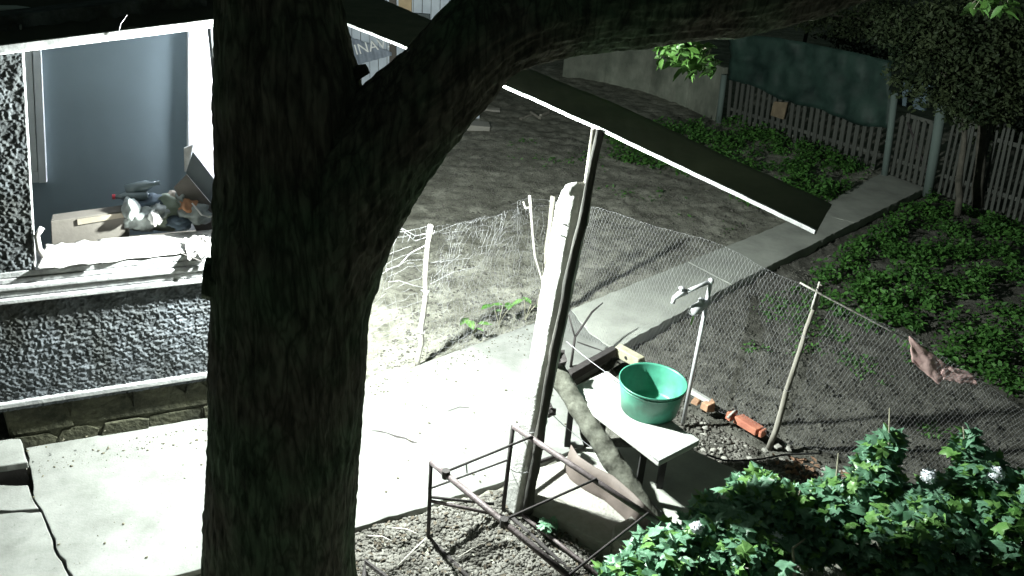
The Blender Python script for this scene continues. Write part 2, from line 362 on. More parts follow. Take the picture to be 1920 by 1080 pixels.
# plinth: irregular stones set in the wall base
wbox(0.01, UE-.01, -.28, -.03, -.1, ZL-.05, 'plinth_core', m_plinth)
u = 0.02; k = 0
for row, (za, zb) in enumerate(((-.05, .11), (.12, .355))):
    u = .02-.1*row
    while u < UE:
        w_ = R.uniform(.18, .5); ua, ub = max(.02, u), min(UE-.02, u+w_-.012)
        if ub-ua > .06:
            mb = MB(); oo = R.uniform(-.024, -.008)
            j = lambda: R.uniform(-.05, .05)
            q = [(ua+j()*.5, za+.004), (ub+j()*.5, za+.004), (ub+.012, (za+zb)/2+j()), (ub-.02+j(), zb-.005), ((ua+ub)/2, zb+j()*.3), (ua+.02+j(), zb-.005), (ua-.008, (za+zb)/2+j())]
            c = len(q); mb.add([W(a_, -.05, b_) for a_, b_ in q]+[W(a_+(((ua+ub)/2)-a_)*.02+R.uniform(-.012, .012), oo+R.uniform(-.008, .008), b_+((za+zb)/2-b_)*.03) for a_, b_ in q],
                               [tuple(range(c, 2*c))]+[(i, (i+1) % c, c+(i+1) % c, c+i) for i in range(c)])
            mb.build('stone', m_plinth, house, bevel=.006)
        u += w_
# ledge above plinth
wbox(0.0, UE, -.2, .035, ZL-.045, ZL-.002, 'ledge', m_white, bevel=.008)
rough_panel(0, UE, ZL-.075, ZL-.047, .012, 'ledge_underside', m_plaster, .01)
# parapet
wbox(0.0, UE, -.28, -.004, ZL, ZS+.02, 'parapet_wall', m_plaster)
rough_panel(0.0, UE, ZL, ZS, 0, 'roughcast', m_plaster, amp=.0105, seed=4)
# side return of the parapet at its left end
# sill mouldings
wbox(-.12, UE, -.1, .055, ZS, ZS+.035, 'sill_moulding', m_white, bevel=.008)
wbox(-.12, UE, -.1, .032, ZS+.037, ZS+.085, 'sill_moulding', m_white, bevel=.01)
wbox(-.12, UE, -.1, .048, ZS+.088, ZS+.128, 'sill_moulding', m_white, bevel=.012)
wbox(-.12, UE, -.1, .020, ZS+.131, ZS+.165, 'sill_moulding', m_white, bevel=.006)
SZ = ZS+.21
wbox(.0, UE, -.34, .012, ZS+.168, SZ, 'window_sill', m_white, bevel=.006)
# left pillar of the opening: follows the corner seen in the photo
uc, _ = wp(63, 490); SH = (wp(40, 95)[0]-uc)/(wp(40, 95)[1]-wp(63, 490)[1]); print('UC', uc, SH)
sbox(-.5, uc-.012, -.06, -.004, SZ, 2.95, 'pillar', m_plaster, sh=SH)
rough_panel(-.5, uc-.008, SZ, 2.95, 0, 'roughcast', m_plaster, amp=.011, seed=21, sh=SH)
sbox(uc-.010, uc+.001, -.06, .004, SZ, 2.95, 'corner_trim', m_white, bevel=.003, sh=SH)
# right jamb + end wall (behind the tree)
UJ = wp(418, 300)[0]; print('UJ', UJ)
wbox(UJ, UE, -.30, 0, SZ, 2.95, 'pillar', m_plaster)
wbox(UE-.12, UE-.005, -2.1, -.302, -.1, 2.95, 'end_wall', m_plaster)
# room
BK = -1.45
wbox(-1.6, UE-.125, BK-.12, BK, .3, 3.0, 'room_wall', m_room)
wbox(-1.6, UE-.125, BK, -.30, .3, .42, 'room_floor', m_brown)
wbox(-1.7, -1.6, BK, -.30, .3, 3.0, 'room_wall', m_room)
wbox(-1.6, UE-.125, BK, -.30, 2.955, 3.0, 'room_ceiling', m_frame)
(up_, zp_), (uq_, zq_) = wp(350, 330, BK), wp(350, 60, BK)
sbox(up_, up_+.6, BK-.01, BK+.02, .42, 2.95, 'glow_strip', mat('wall glow white', (.78, .79, .8), .8, scale=2, var=.04, bump=.05), bevel=.014, sh=(uq_-up_)/(zq_-zp_), zr=zp_)  # white strip added so its colour brightens the wall into a glow
# inner window on the back wall (at the left)
iw = lambda px, py: wp(px, py, BK)
u1, z0 = iw(89, 338); u0 = u1-.8; SI = (iw(78, 90)[0]-u1)/(iw(78, 90)[1]-z0)
win = sbox(u1-.055, u1, BK+.002, BK+.06, z0, 2.9, 'window', m_frame, sh=SI, zr=z0)
for (a_, b_, c_, d_) in ((u0, u1-.057, z0, z0+.09), (u1-.13, u1-.062, z0+.092, 2.9), (u0, u1-.132, 2.42, 2.50)):
    sbox(a_, b_, BK+.004, BK+.045, c_, d_, 'sash', m_frame, parent=win, sh=SI, zr=z0)
sbox(u0, u1-.132, BK+.002, BK+.012, z0+.092, 2.418, 'pane', m_glass, parent=win, bevel=0, sh=SI, zr=z0)
sbox(u0, u1-.132, BK+.002, BK+.012, 2.502, 2.9, 'pane', m_glass, parent=win, bevel=0, sh=SI, zr=z0)
# roof: sheet laid on rafters with pale folded lip
(ea, za_), (eb, zb_) = wp(0, 84, .21), wp(405, 34, .21); ES = (zb_-za_)/(eb-ea); EZ = za_-ES*ea; print('EAVE', EZ, ES)
UR = 2.22
sbox(uc-.14, UJ, -.28, -.02, EZ+.01, EZ+.12, 'lintel', m_plaster, sl=ES)
rf = MB(); n = 60
cols = []
for i in range(n+1):
    u = -2.6+(UR+2.6)*i/n
    dz = .012*math.sin(i*math.pi*.9)+ES*u
    cols.append((W(u, .20, EZ+dz), W(u, -2.6, EZ+.55+dz)))
vs = [p for c_ in cols for p in c_]+[p-Vector((0, 0, .02)) for c_ in cols for p in c_]
o_ = 2*(n+1)
rf.add(vs, [(2*i, 2*i+2, 2*i+3, 2*i+1) for i in range(n)]+[(o_+2*i, o_+2*i+1, o_+2*i+3, o_+2*i+2) for i in range(n)]+[(2*i, o_+2*i, o_+2*i+2, 2*i+2) for i in range(n)])
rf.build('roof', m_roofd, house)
sbox(-2.6, UR, .205, .222, EZ-.045, EZ, 'eave_lip', m_lip, bevel=.004, sl=ES)
mb = MB(); mb.tube([W(-2.6, .185, EZ-.04-2.6*ES), W(UR, .185, EZ-.04+ES*UR)], .018, 8); mb.build('eave_rod', m_lip, house)
origin(house, A)

# ------------------------------------------------------------------ lamps
lampo = thing('wall_lamp', 'bare bright bulb on a bracket at the house corner behind the big tree trunk', 'lamp')
mb = MB(); mb.tube([W(UE-.02, -.1, LAMP.z+.12), W(UE+.2, .0, LAMP.z+.17), LAMP+Vector((0, 0, .16)), LAMP+Vector((0, 0, .08))], .012, 8); mb.build('bracket', m_dark, lampo)
def sphere(c, r, n=16, sx=1, sy=1, sz=1, jit=0, seed=0):
    vs = []; fs = []; h = n//2
    for i in range(h+1):
        th = math.pi*i/h
        for k in range(n):
            ph = 2*math.pi*k/n; d = Vector((math.sin(th)*math.cos(ph), math.sin(th)*math.sin(ph), math.cos(th)))
            rr = r*(1+jit*fbm((d.x*2+seed, d.y*2, d.z*2)))
            vs.append(Vector((d.x*rr*sx, d.y*rr*sy, d.z*rr*sz))+Vector(c))
    for i in range(h):
        for k in range(n): fs.append((i*n+k, (i+1)*n+k, (i+1)*n+(k+1) % n, i*n+(k+1) % n))
    return vs, fs
mb = MB(); mb.add(*sphere(LAMP, .03)); mb.build('bulb', m_bulb, lampo, True)
mb = MB(); mb.tube([LAMP+Vector((0, 0, .09)), LAMP+Vector((0, 0, .035))], [.02, .022], 10); mb.build('socket', m_dark, lampo)
origin(lampo, LAMP)
pl = bpy.data.lights.new('bulb_light', 'POINT'); pl.energy = LAMP_W; pl.color = (.92, 1.0, .94); pl.shadow_soft_size = .045
po = bpy.data.objects.new('bulb_light', pl); COL.objects.link(po); po.location = LAMP
# glow tube put in unseen to make the room's back wall glow, behind the trunk
ut, zt = iw(421, 40); ut2, zt2 = iw(421, 330)
tl = thing('glow_tube_lamp', 'lit glow tube put in unseen to make the grey room wall glow behind the trunk', 'lamp')
mb = MB(); mb.tube([W(ut, BK+.06, zt2), W(ut, BK+.06, min(zt, 2.88))], .013, 10); mb.build('tube', m_tube, tl, True)
mb = MB(); mb.box(W(ut, BK+.025, (zt2+min(zt, 2.88))/2), (.05, .02, min(zt, 2.88)-zt2+.05), Matrix.Rotation(math.atan2(wd.y, wd.x), 3, 'Z')); mb.build('housing', m_frame, tl)
origin(tl, W(ut, BK, zt2))

# ------------------------------------------------------------------ big tree
def bark_tube(name, pts, parent, seed=0, na=210, step=.014, amp=.014):
    P = np.array([p[:3] for p in pts], float); Rr = np.array([p[3] for p in pts], float)
    # catmull-rom resample
    seg = np.linalg.norm(np.diff(P, axis=0), axis=1); T = np.concatenate([[0], np.cumsum(seg)])
    n = int(T[-1]/step); ts = np.linspace(0, T[-1], n)
    def cr(V):
        out = []
        m_ = np.gradient(V, T, axis=0)
        for t in ts:
            i = min(np.searchsorted(T, t, side='right')-1, len(T)-2); h = T[i+1]-T[i]; s = (t-T[i])/h
            out.append((2*s**3-3*s**2+1)*V[i]+(s**3-2*s**2+s)*h*m_[i]+(-2*s**3+3*s**2)*V[i+1]+(s**3-s**2)*h*m_[i+1])
        return np.array(out)
    C = cr(P); rr = cr(Rr[:, None])[:, 0]
    tan = np.gradient(C, axis=0); tan /= np.linalg.norm(tan, axis=1)[:, None]
    a = np.cross(tan[0], [0, 1, 0]); a /= np.linalg.norm(a); V = np.zeros((n, na, 3))
    th = np.linspace(0, 2*np.pi, na, endpoint=False)
    for i in range(n):
        a = a-tan[i]*(a@tan[i]); a /= np.linalg.norm(a); b = np.cross(tan[i], a)
        r0 = rr[i]; s = ts[i]
        k = 15
        k = 15*r0/.32; nx = np.cos(th)*k*.3; ny = np.sin(th)*k*.3
        rid = np.array([noise.noise(Vector((x*1.2+seed, y*1.2, s*1.3)))*.35+abs(noise.noise(Vector((x*2.2, y*2.2+seed, s*4.2))))*1.1+abs(noise.noise(Vector((x*4.5+seed, y*4.5, s*9))))*.7+noise.noise(Vector((x*9, y*9, s*26+seed)))*.35 for x, y in zip(nx, ny)])
        big = np.array([noise.noise(Vector((x*.28, y*.28, s*1.4+seed))) for x, y in zip(nx, ny)])
        r = r0*(1+.05*big)+amp*(rid-.45)
        V[i] = C[i]+(np.cos(th)*r)[:, None]*a+(np.sin(th)*r)[:, None]*b
    idx = np.arange(n*na).reshape(n, na); nx_ = np.roll(idx, -1, axis=1)
    f = np.stack([idx[:-1], nx_[:-1], nx_[1:], idx[1:]], -1).reshape(-1, 4)
    return nmesh(name, V.reshape(-1, 3), f, m_bark, parent, True)
YT = 2.75
PXM = lambda p: (np.array(p)-CO)@Fv/FPX
def tp(px, py, rpx, y=YT):
    p = aty(px, py, y); return (p.x, p.y, p.z, rpx*PXM(p))
tree = thing('old_tree', 'thick dark rough-barked tree trunk forking in front of the house', 'tree')
b0 = tp(528, 1080, 138)
trunk = bark_tube('trunk', [(b0[0]+.02, YT-.02, -.1, .46), (b0[0]+.01, YT, .35, .37), b0, tp(530, 900, 138), tp(538, 720, 142), tp(548, 560, 146), tp(552, 430, 146), tp(545, 300, 134), tp(540, 150, 134), tp(529, 60, 122), tp(522, 0, 115), tp(515, -220, 110)], tree, 3)
limb = bark_tube('limb', [tp(555, 640, 120), tp(592, 470, 128), tp(665, 335, 120), tp(748, 240, 102), tp(828, 158, 91), tp(912, 68, 88), tp(1030, 12, 96, 2.9), tp(1240, -20, 100, 3.1), tp(1450, -45, 95, 3.3), tp(1700, -110, 80, 3.5)], tree, 17, na=180)
# knot stub on the left side, and burr near the fork
mb = MB(); p0 = aty(430, 525, YT-.1); p1 = aty(383, 520, YT-.12); mb.tube([p0, p1], [.09, .075], 12, wob=.12); mb.build('branch_stub', m_bark, tree)
mb = MB(); mb.tube([aty(660, 140, YT), aty(688, 128, YT)], [.03, .018], 10, wob=.2); mb.build('branch_stub', m_bark, tree)
# leaf sprays hanging from the limb
def leaf_shape(kind):
    if kind == 'lobed':
        pts = [(0, 0), (.22, .05), (.50, .18), (.36, .30), (.42, .62), (.16, .58), (0, 1.0), (-.16, .58), (-.42, .62), (-.36, .30), (-.50, .18), (-.22, .05)]
        v = [(0, .42)]+pts; f = [(0, i+1, (i+1) % len(pts)+1) for i in range(len(pts))]
        v = [(x, y, -.18*abs(x)-.22*(y-.3)**2+.06*math.sin(x*14)) for x, y in v]
    else:
        pts = [(0, 0), (.24, .3), (.2, .65), (0, 1), (-.2, .65), (-.24, .3)]
        v = [(0, .45)]+pts; f = [(0, i+1, (i+1) % len(pts)+1) for i in range(len(pts))]
        v = [(x, y, .25*abs(x)-.2*(y-.3)**2) for x, y in v]
    return np.array(v), np.array(f)
def scatter_leaves(name, P, size, shape, m_, parent=None, up=.5, droop=.3, rs=NR):
    v, f = leaf_shape(shape); n = len(P)
    nrm = rs.normal(size=(n, 3)); nrm[:, 2] = np.abs(nrm[:, 2])+up; nrm /= np.linalg.norm(nrm, axis=1)[:, None]
    yy = rs.normal(size=(n, 3)); yy[:, 2] -= droop; yy -= nrm*np.sum(yy*nrm, 1)[:, None]; yy /= np.linalg.norm(yy, axis=1)[:, None]
    xx = np.cross(yy, nrm)
    s = np.broadcast_to(size, (n,)) if np.ndim(size) else size*rs.uniform(.45, 1.4, n)
    V = P[:, None]+(v[None, :, 0, None]*xx[:, None]+v[None, :, 1, None]*yy[:, None]+v[None, :, 2, None]*nrm[:, None])*s[:, None, None]
    Fc = f[None]+(np.arange(n)*len(v))[:, None, None]
    return nmesh(name, V.reshape(-1, 3), Fc.reshape(-1, 3), m_, parent)
def spray(cx, cy, w, h, n, y, parent, size=.05):
    P = []
    mb = MB()
    root = aty(cx+w*.2, cy-h*.75, y)
    for s_ in range(max(3, n//30)):
        e = aty(cx+R.uniform(-w, w)*.5, cy+R.uniform(-.1, h)*.5, y+R.uniform(-.2, .2))
        mid = (root+e)/2+Vector((R.uniform(-.05, .05), 0, .06)); mb.tube([root, mid, e], .004, 4)
    for i in range(n):
        t = R.random(); a_ = R.uniform(0, 6.28); rr = math.sqrt(R.random())
        p = aty(cx+math.cos(a_)*rr*w/2, cy+math.sin(a_)*rr*h/2, y+R.uniform(-.3, .3)); P.append(p)
    mb.build('twig', m_stem, parent)
    return tag(scatter_leaves('leaves', np.array(P), size, 'oval', m_tleaf, parent), kind='stuff')
spray(1272, 92, 90, 50, 130, 5.2, tree, .085); spray(1310, 118, 70, 36, 80, 5.1, tree, .085); spray(1862, 6, 80, 44, 55, 4.6, tree, .09)
origin(tree, (b0[0], YT, 0))

# ------------------------------------------------------------------ awning on post
aw = thing('awning', 'long narrow sheet awning with bright lit lip reaching over the dark yard', 'awning')
ln = [(600, 24), (645, 42), (770, 92), (945, 160), (1117, 237), (1320, 333), (1531, 434)]
AZ = 2.7
E1 = [at(x, y, AZ) for x, y in ln]
far_px = [(640, -28), (700, -10), (815, 40), (998, 131), (1160, 196), (1360, 291), (1560, 381)]
E2 = [at(x, y, AZ+.03) for x, y in far_px]
def resample(P, n):
    P = [Vector(p) for p in P]; L = [0]
    for a_, b_ in zip(P, P[1:]): L.append(L[-1]+(b_-a_).length)
    out = []
    for i in range(n):
        t = L[-1]*i/(n-1); k = max(j for j in range(len(L)) if L[j] <= t+1e-9); k = min(k, len(P)-2)
        out.append(P[k].lerp(P[k+1], (t-L[k])/(L[k+1]-L[k])))
    return out
n = 240; a1 = resample(E1, n); a2 = resample(E2, n); m_ = 7
P = np.zeros((n, m_, 3))
for i in range(n):
    for j in range(m_):
        t = j/(m_-1); q = a1[i].lerp(a2[i], t); q.z += .008*math.sin(t*math.pi)-.004*t+.003*abs(math.sin(i*.42))+.004*noise.noise(Vector((i*.2, j*.6, 4)))
        P[i, j] = q
Q = P.copy(); Q[..., 2] -= .012
sh = np.concatenate([P, Q[:, ::-1]], 1)
gridmesh('sheet', sh, m_roof, aw)
mb = MB(); c1 = []; dirn = (a1[-1]-a1[0]).normalized(); outn = Vector((dirn.y, -dirn.x, 0)); outn = -outn if outn.x > 0 else outn
for i in range(n):
    kk = 1-.35*i/n; dz_ = .005*noise.noise(Vector((i*.07, 1, 1)))+.0012*abs(math.sin(i*.42))
    for (o_, z_) in ((0, .008), (.010, .007), (.012, -.014*kk), (0.002, -.017*kk)): c1.append(a1[i]+outn*o_+Vector((0, 0, z_+dz_)))
mb.add(c1, [(4*i+k, 4*i+(k+1) % 4, 4*i+4+(k+1) % 4, 4*i+4+k) for i in range(n-1) for k in range(4)]+[(0, 3, 2, 1), (4*n-4, 4*n-3, 4*n-2, 4*n-1)])
mb.build('lip', m_lip, aw)
origin(aw, a1[0])

# concrete post, leaning
def qpost(mb, p0, p1, w0, w1, rotz=.35, n=14, jit=.004, asp=1.0):
    vs = []
    for i in range(n+1):
        t = i/n; c = Vector(p0).lerp(Vector(p1), t); w = w0+(w1-w0)*t
        if i == n: w *= .8
        b = w/2*asp; a_ = w/2; ch = .16*w
        for (x, y) in ((a_, b-ch), (a_-ch, b), (-a_+ch, b), (-a_, b-ch), (-a_, -b+ch), (-a_+ch, -b), (a_-ch, -b), (a_, -b+ch)):
            vs.append(c+Vector((x*math.cos(rotz)-y*math.sin(rotz), x*math.sin(rotz)+y*math.cos(rotz), 0))+Vector([R.uniform(-jit, jit) for _ in range(3)]))
    fs = [(i*8+k, i*8+(k+1) % 8, (i+1)*8+(k+1) % 8, (i+1)*8+k) for i in range(n) for k in range(8)]+[tuple(n*8+k for k in range(8)), tuple(range(7, -1, -1))]
    return mb.add(vs, fs)
pb = at(966, 945); cpost = thing('concrete_post', 'leaning whitish concrete post lit on its left side, beside the walkway', 'post')
pt = aty(1080, 358, pb.y+.05)
mb = MB(); qpost(mb, pb-Vector((0, 0, .15)), pt, .14, .16, rotz=math.radians(44), n=26, asp=1.08); mb.build('shaft', m_post, cpost, bevel=.008)
mb = MB(); mb.add(*sphere(pt+Vector((0, 0, -.0)), .075, 12, sz=.7, jit=.3)); mb.build('cap', m_post, cpost, True)
for t in (.90, .93, .30, .16):
    c = pb.lerp(pt, t); mb = MB(); rr = .115-.025*t
    mb.tube([c+Vector((math.cos(a_)*rr, math.sin(a_)*rr, .02*math.sin(a_+1))) for a_ in np.linspace(0, 6.28, 13)], .003, 4); mb.build('tie_wire', m_wire, cpost)
yb = pb.y-.10  # dark pole added to stand for the post's shaded right side
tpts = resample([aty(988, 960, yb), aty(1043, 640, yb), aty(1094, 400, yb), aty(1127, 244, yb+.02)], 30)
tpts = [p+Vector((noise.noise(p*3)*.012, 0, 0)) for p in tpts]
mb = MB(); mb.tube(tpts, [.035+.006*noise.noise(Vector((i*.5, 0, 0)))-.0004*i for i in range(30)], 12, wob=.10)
tag(mb.build('shade_pole', mat('post shade dark', (.07, .066, .06), .95, scale=12, col2=(.02, .02, .018), bump=.8, bscale=40, stretch=(1, 1, .2)), None, True), 'added dark pole standing in for the shaded right side of the concrete post', 'pole')
origin(cpost, pb)
prop = MB(); q0 = aty(1093, 420, pb.y+.16); q1 = aty(1117, 238, pb.y+.02)
prop.tube([q0, q0.lerp(q1, .4)+Vector((.004, 0, 0)), q1-Vector((0, 0, .012))], [.032, .03, .026], 10, wob=.06)
tag(prop.build('wooden_prop', m_wood, None, True), 'short grey wooden prop between the concrete post and the awning lip', 'prop')

# ------------------------------------------------------------------ log brace leaning by the post, lower stub
lg = thing('log', 'short grey log leaning beside the concrete post next to the white bench', 'log')
l0 = at(1038, 690, .62); l1 = at(1225, 985, -.02)
nl = 46; pts = [l0.lerp(l1, t)+Vector((.008*noise.noise(Vector((t*5, 0, 1))), .008*noise.noise(Vector((t*5, 3, 1))), 0)) for t in np.linspace(0, 1, nl)]
mb = MB(); mb.tube(pts, [.076+.008*noise.noise(Vector((i*.35, 2, 2))) for i in range(nl)], 20)
mb.v = [tuple(Vector(v)+noise.noise_vector(Vector(v)*16)*.012+noise.noise_vector(Vector(v)*45)*.006) for v in mb.v]; mb.build('stem', m_log, lg, True)
mb = MB(); mb.add(*sphere(l0+Vector((-.01, .02, .03)), .10, 18, jit=.7, seed=3)); mb.build('burl', m_dark, lg)
origin(lg, l1)
mb = MB(); mb.add(*sphere(at(1024, 768, .40), .065, 14, jit=.8, seed=8)); mb.tube([at(1012, 745, .4), at(1022, 765, .35)], [.02, .03], 8)
tag(mb.build('knot', m_dark), 'small dark round knob tied low on the concrete post', 'knob')
# dark timber beam between bench and path
mb = MB(); a_, b_ = at(1065, 706, .05), at(1150, 658, .05); d = b_-a_
mb.box((a_+b_)/2, (d.length, .07, .09), Matrix.Rotation(math.atan2(d.y, d.x), 3, 'Z'), .004)
tag(mb.build('timber', m_dark, bevel=.006), 'dark timber lying at the path edge behind the bench', 'timber')

# ------------------------------------------------------------------ bench, tub
bench = thing('bench', 'low white board bench carrying the green tub', 'bench'); BZ = .50
q = [at(*p, BZ) for p in ((1058, 728), (1138, 691), (1312, 825), (1236, 864))]
def quadbox(mb, q, z0, z1):
    return mb.prism([(p[0], p[1]) for p in q], z0, z1)
def inset(q, f):
    c = sum((Vector(p[:2]) for p in q), Vector((0, 0)))/4; return [Vector(p[:2]).lerp(c, f) for p in q]
mb = MB(); quadbox(mb, q, BZ-.05, BZ-.022); mb.build('frame', m_board, bench, bevel=.006)
mb = MB(); quadbox(mb, inset(q, .05), BZ-.021, BZ-.006); mb.build('panel', m_board, bench, bevel=.005)
mb = MB(); qa = [Vector(p[:2]) for p in q]
end = [qa[3].lerp(qa[0], .10), qa[2].lerp(qa[1], .10), qa[2], qa[3]]
mb.prism(end, BZ-.0215, BZ+.0); mb.build('edge_strip', mat('grey strip', (.36, .37, .36), .8, scale=10, var=.15), bench, bevel=.003)
sdl = [qa[3], qa[0], qa[0].lerp(qa[1], .07), qa[3].lerp(qa[2], .07)]
mb = MB(); mb.prism(sdl, BZ-.0205, BZ-.002); mb.build('edge_strip', m_board, bench, bevel=.003)
for p in inset(q, .14)[:2]+inset(q, .42)[2:]:
    mb = MB(); mb.box((p.x, p.y, (BZ-.05-.05)/2), (.045, .045, BZ-.05+.05)); mb.build('leg', m_black, bench, bevel=.003)  # legs coloured black to stand in for the shade under the bench
origin(bench, (q[0].x, q[0].y, 0))
tub = thing('tub', 'round green plastic tub standing on the white bench', 'tub')
tz = BZ-.004
rimz = tz+.24
rc = at(1225, 713, rimz); rl = at(1162, 708, rimz); rr_ = at(1289, 726, rimz); rad = (rr_-rl).length/2
bc = rc.copy(); bc.z = tz
prof = [(0, .012), (.74, .012), (.82, .03), (.965, .228), (.985, .238), (1.02, .24), (1.02, .226), (.99, .224), (.975, .19), (.85, .0), (0, .0)]
N_ = 64; vs = []; fs = []
for r_, z_ in prof:
    for k in range(N_):
        a_ = 2*math.pi*k/N_; vs.append((bc.x+math.cos(a_)*rad*r_, bc.y+math.sin(a_)*rad*r_, tz+z_))
for i in range(len(prof)-1):
    for k in range(N_): fs.append((i*N_+k, i*N_+(k+1) % N_, (i+1)*N_+(k+1) % N_, (i+1)*N_+k))
mb = MB(); mb.add(vs, fs); mb.build('shell', m_tub, tub, True)
for r_, z_ in ((1.005, .21), (.835, .012)):
    mb = MB(); mb.tube([(bc.x+math.cos(a_)*rad*r_*.985, bc.y+math.sin(a_)*rad*r_*.985, tz+z_) for a_ in np.linspace(0, 2*math.pi, 49)], .004, 6, caps=False); mb.build('rib', m_tub, tub, True)
origin(tub, bc)
print('TUB', rad, bc, 'BENCH', [tuple(round(c, 2) for c in p) for p in q])

# loose wires around bench and post
def cable(pix, name, m_, r, label, cat, n=24):
    P = [at(*p) if len(p) == 3 else aty(*p) for p in pix]; pts = resample(P, n)
    sm = [pts[0]]+[(pts[i-1]+pts[i]+pts[i+1])/3 for i in range(1, n-1)]+[pts[-1]]
    mb = MB(); mb.tube(sm, r, 5); return tag(mb.build(name, m_, None, True), label, cat)
cable([(1062, 640, .62), (1100, 672, .55), (1180, 730, .60), (1225, 778, .58), (1262, 800, .40), (1300, 826, .38), (1325, 842, .05)], 'wire', m_wire, .003, 'thin pale wire running from the post across the tub side', 'wire')
cable([(1022, 765, .35), (1065, 805, .2), (1110, 840, .1), (1170, 890, .05), (1240, 960, .03)], 'wire', m_wire, .003, 'thin wire running from the dark knob down over the log', 'wire')
cable([(1325, 852, .0), (1360, 865, .0), (1420, 862, .0), (1475, 852, .0), (1540, 850, 0)], 'hose', m_black, .008, 'black hose lying on soil below the bricks', 'hose')

# ------------------------------------------------------------------ standpipe with taps
sp = thing('standpipe', 'white galvanised water pipe with brass taps beside the green tub', 'standpipe')
b_ = at(1284, 775); t_ = aty(1333, 527, b_.y)
mb = MB(); mb.tube([b_-Vector((0, 0, .1)), b_.lerp(t_, .5), t_], .017, 12); mb.build('riser', m_galv, sp, True)
arm = aty(1276, 552, b_.y-.10)
mb = MB(); mb.tube([t_+Vector((0, 0, .0)), t_.lerp(arm, .95)], .017, 12); mb.build('arm', m_galv, sp, True)
mb = MB(); mb.add(*sphere(t_, .026, 12)); mb.build('elbow', m_galv, sp, True)
tap = MB(); tap.tube([t_.lerp(arm, .8), arm+Vector((-.01, 0, 0)), arm+Vector((-.045, -.01, -.03)), arm+Vector((-.05, -.01, -.075))], [.024, .026, .02, .017], 10); tapo = tap.build('tap', m_galv, sp, True)
mb = MB(); mb.tube([arm, arm+Vector((0, 0, .05))], .009, 8); mb.add(*sphere(arm+Vector((0, 0, .055)), .026, 10, sz=.5)); mb.build('handle', m_galv, tapo, True)
v0 = aty(1326, 565, b_.y); v1 = aty(1302, 582, b_.y-.08)
mb = MB(); mb.tube([v0+Vector((.01, 0, 0)), v0.lerp(v1, .5), v1, v1+(v1-v0)*.25], [.03, .042, .046, .03], 14); vo = mb.build('valve', m_galv, sp, True)
mb = MB(); mb.tube([v0.lerp(v1, .5), v0.lerp(v1, .5)+Vector((-.0, -.0, .06))], [.022, .028], 10); mb.build('handle', m_galv, vo, True)
mb = MB(); l_ = v1+Vector((0, 0, -.04)); mb.add([l_+Vector((-.008, 0, 0)), l_+Vector((.008, 0, 0)), l_+Vector((.0, .004, -.10)), l_+Vector((-.012, .0, -.08))], [(0, 1, 2, 3)]); mb.build('label_strip', m_leaf2, sp)
origin(sp, b_)

# ------------------------------------------------------------------ netting fences
def netting(name, bots, tops, m_, parent, cell=.036, r=.0009, hexa=True, drop=0, warp=.01, seed=0):
    """wires woven between a bottom and a top polyline"""
    L = sum((bots[i+1]-bots[i]).length for i in range(len(bots)-1)); nu = max(2, int(L/cell)); nv = max(2, int(1.25/cell))
    B2 = resample(bots, 2*nu+1); T2 = resample(tops, 2*nu+1)
    def pt(i, j):
        u_ = min(max(i, 0), 2*nu); a_ = B2[u_]; b2 = T2[u_]; p = a_.lerp(b2, j/nv)
        q_ = Vector((p.x*2.2, p.y*2.2+seed, p.z*2.2)); w = noise.noise_vector(q_)*warp*2+noise.noise_vector(q_*5)*warp*.5
        return p+w
    segs = []
    if hexa:
        for j in range(nv):
            for i in range(nu):
                o_ = 0 if j % 2 == 0 else 1
                i0 = 2*i+o_
                if R.random() < drop: continue
                if i0+1 <= 2*nu: segs.append((pt(i0, j), pt(i0+1, j+1)))
                if i0-1 >= 0: segs.append((pt(i0, j), pt(i0-1, j+1)))
        for j in (0, nv):
            for i in range(2*nu): segs.append((pt(i, j), pt(i+1, j)))
    else:
        for j in range(nv+1):
            for i in range(nu):
                if noise.noise(Vector((i*.22+seed, j*.22, 1))) < drop-.5 and j > 3: continue
                if noise.noise(Vector((i*.11, j*.3+seed, 9))) < .10: segs.append((pt(2*i, j), pt(2*i+2, j)))
                if j < nv and noise.noise(Vector((i*.3, j*.1+seed, 5))) < .05: segs.append((pt(2*i, j), pt(2*i, j+1)))
    a_ = np.array([s[0] for s in segs]); b2 = np.array([s[1] for s in segs]); d = b2-a_; d /= np.linalg.norm(d, axis=1)[:, None]+1e-9
    e1 = np.cross(d, [0.31, .2, .93]); e1 /= np.linalg.norm(e1, axis=1)[:, None]; e2 = np.cross(d, e1)
    V = []
    for P_ in (a_, b2):
        for k in range(3):
            an = 2*math.pi*k/3; V.append(P_+r*(math.cos(an)*e1+math.sin(an)*e2))
    V = np.stack(V, 1); n = len(segs)
    f = np.array([(0, 1, 4, 3), (1, 2, 5, 4), (2, 0, 3, 5)])[None]+(np.arange(n)*6)[:, None, None]
    return tag(nmesh(name, V.reshape(-1, 3), f.reshape(-1, 4), m_, parent), kind='stuff')
def stake(mb, base, top, r0, r1, n=9, w=.012):
    pts = [Vector(base).lerp(Vector(top), i/(n-1))+Vector((R.uniform(-w, w), R.uniform(-w, w), 0))*(0 if i in (0, n-1) else 1) for i in range(n)]
    return mb.tube(pts, [r0+(r1-r0)*i/(n-1)+R.uniform(-.002, .002) for i in range(n)], 8, wob=.08)
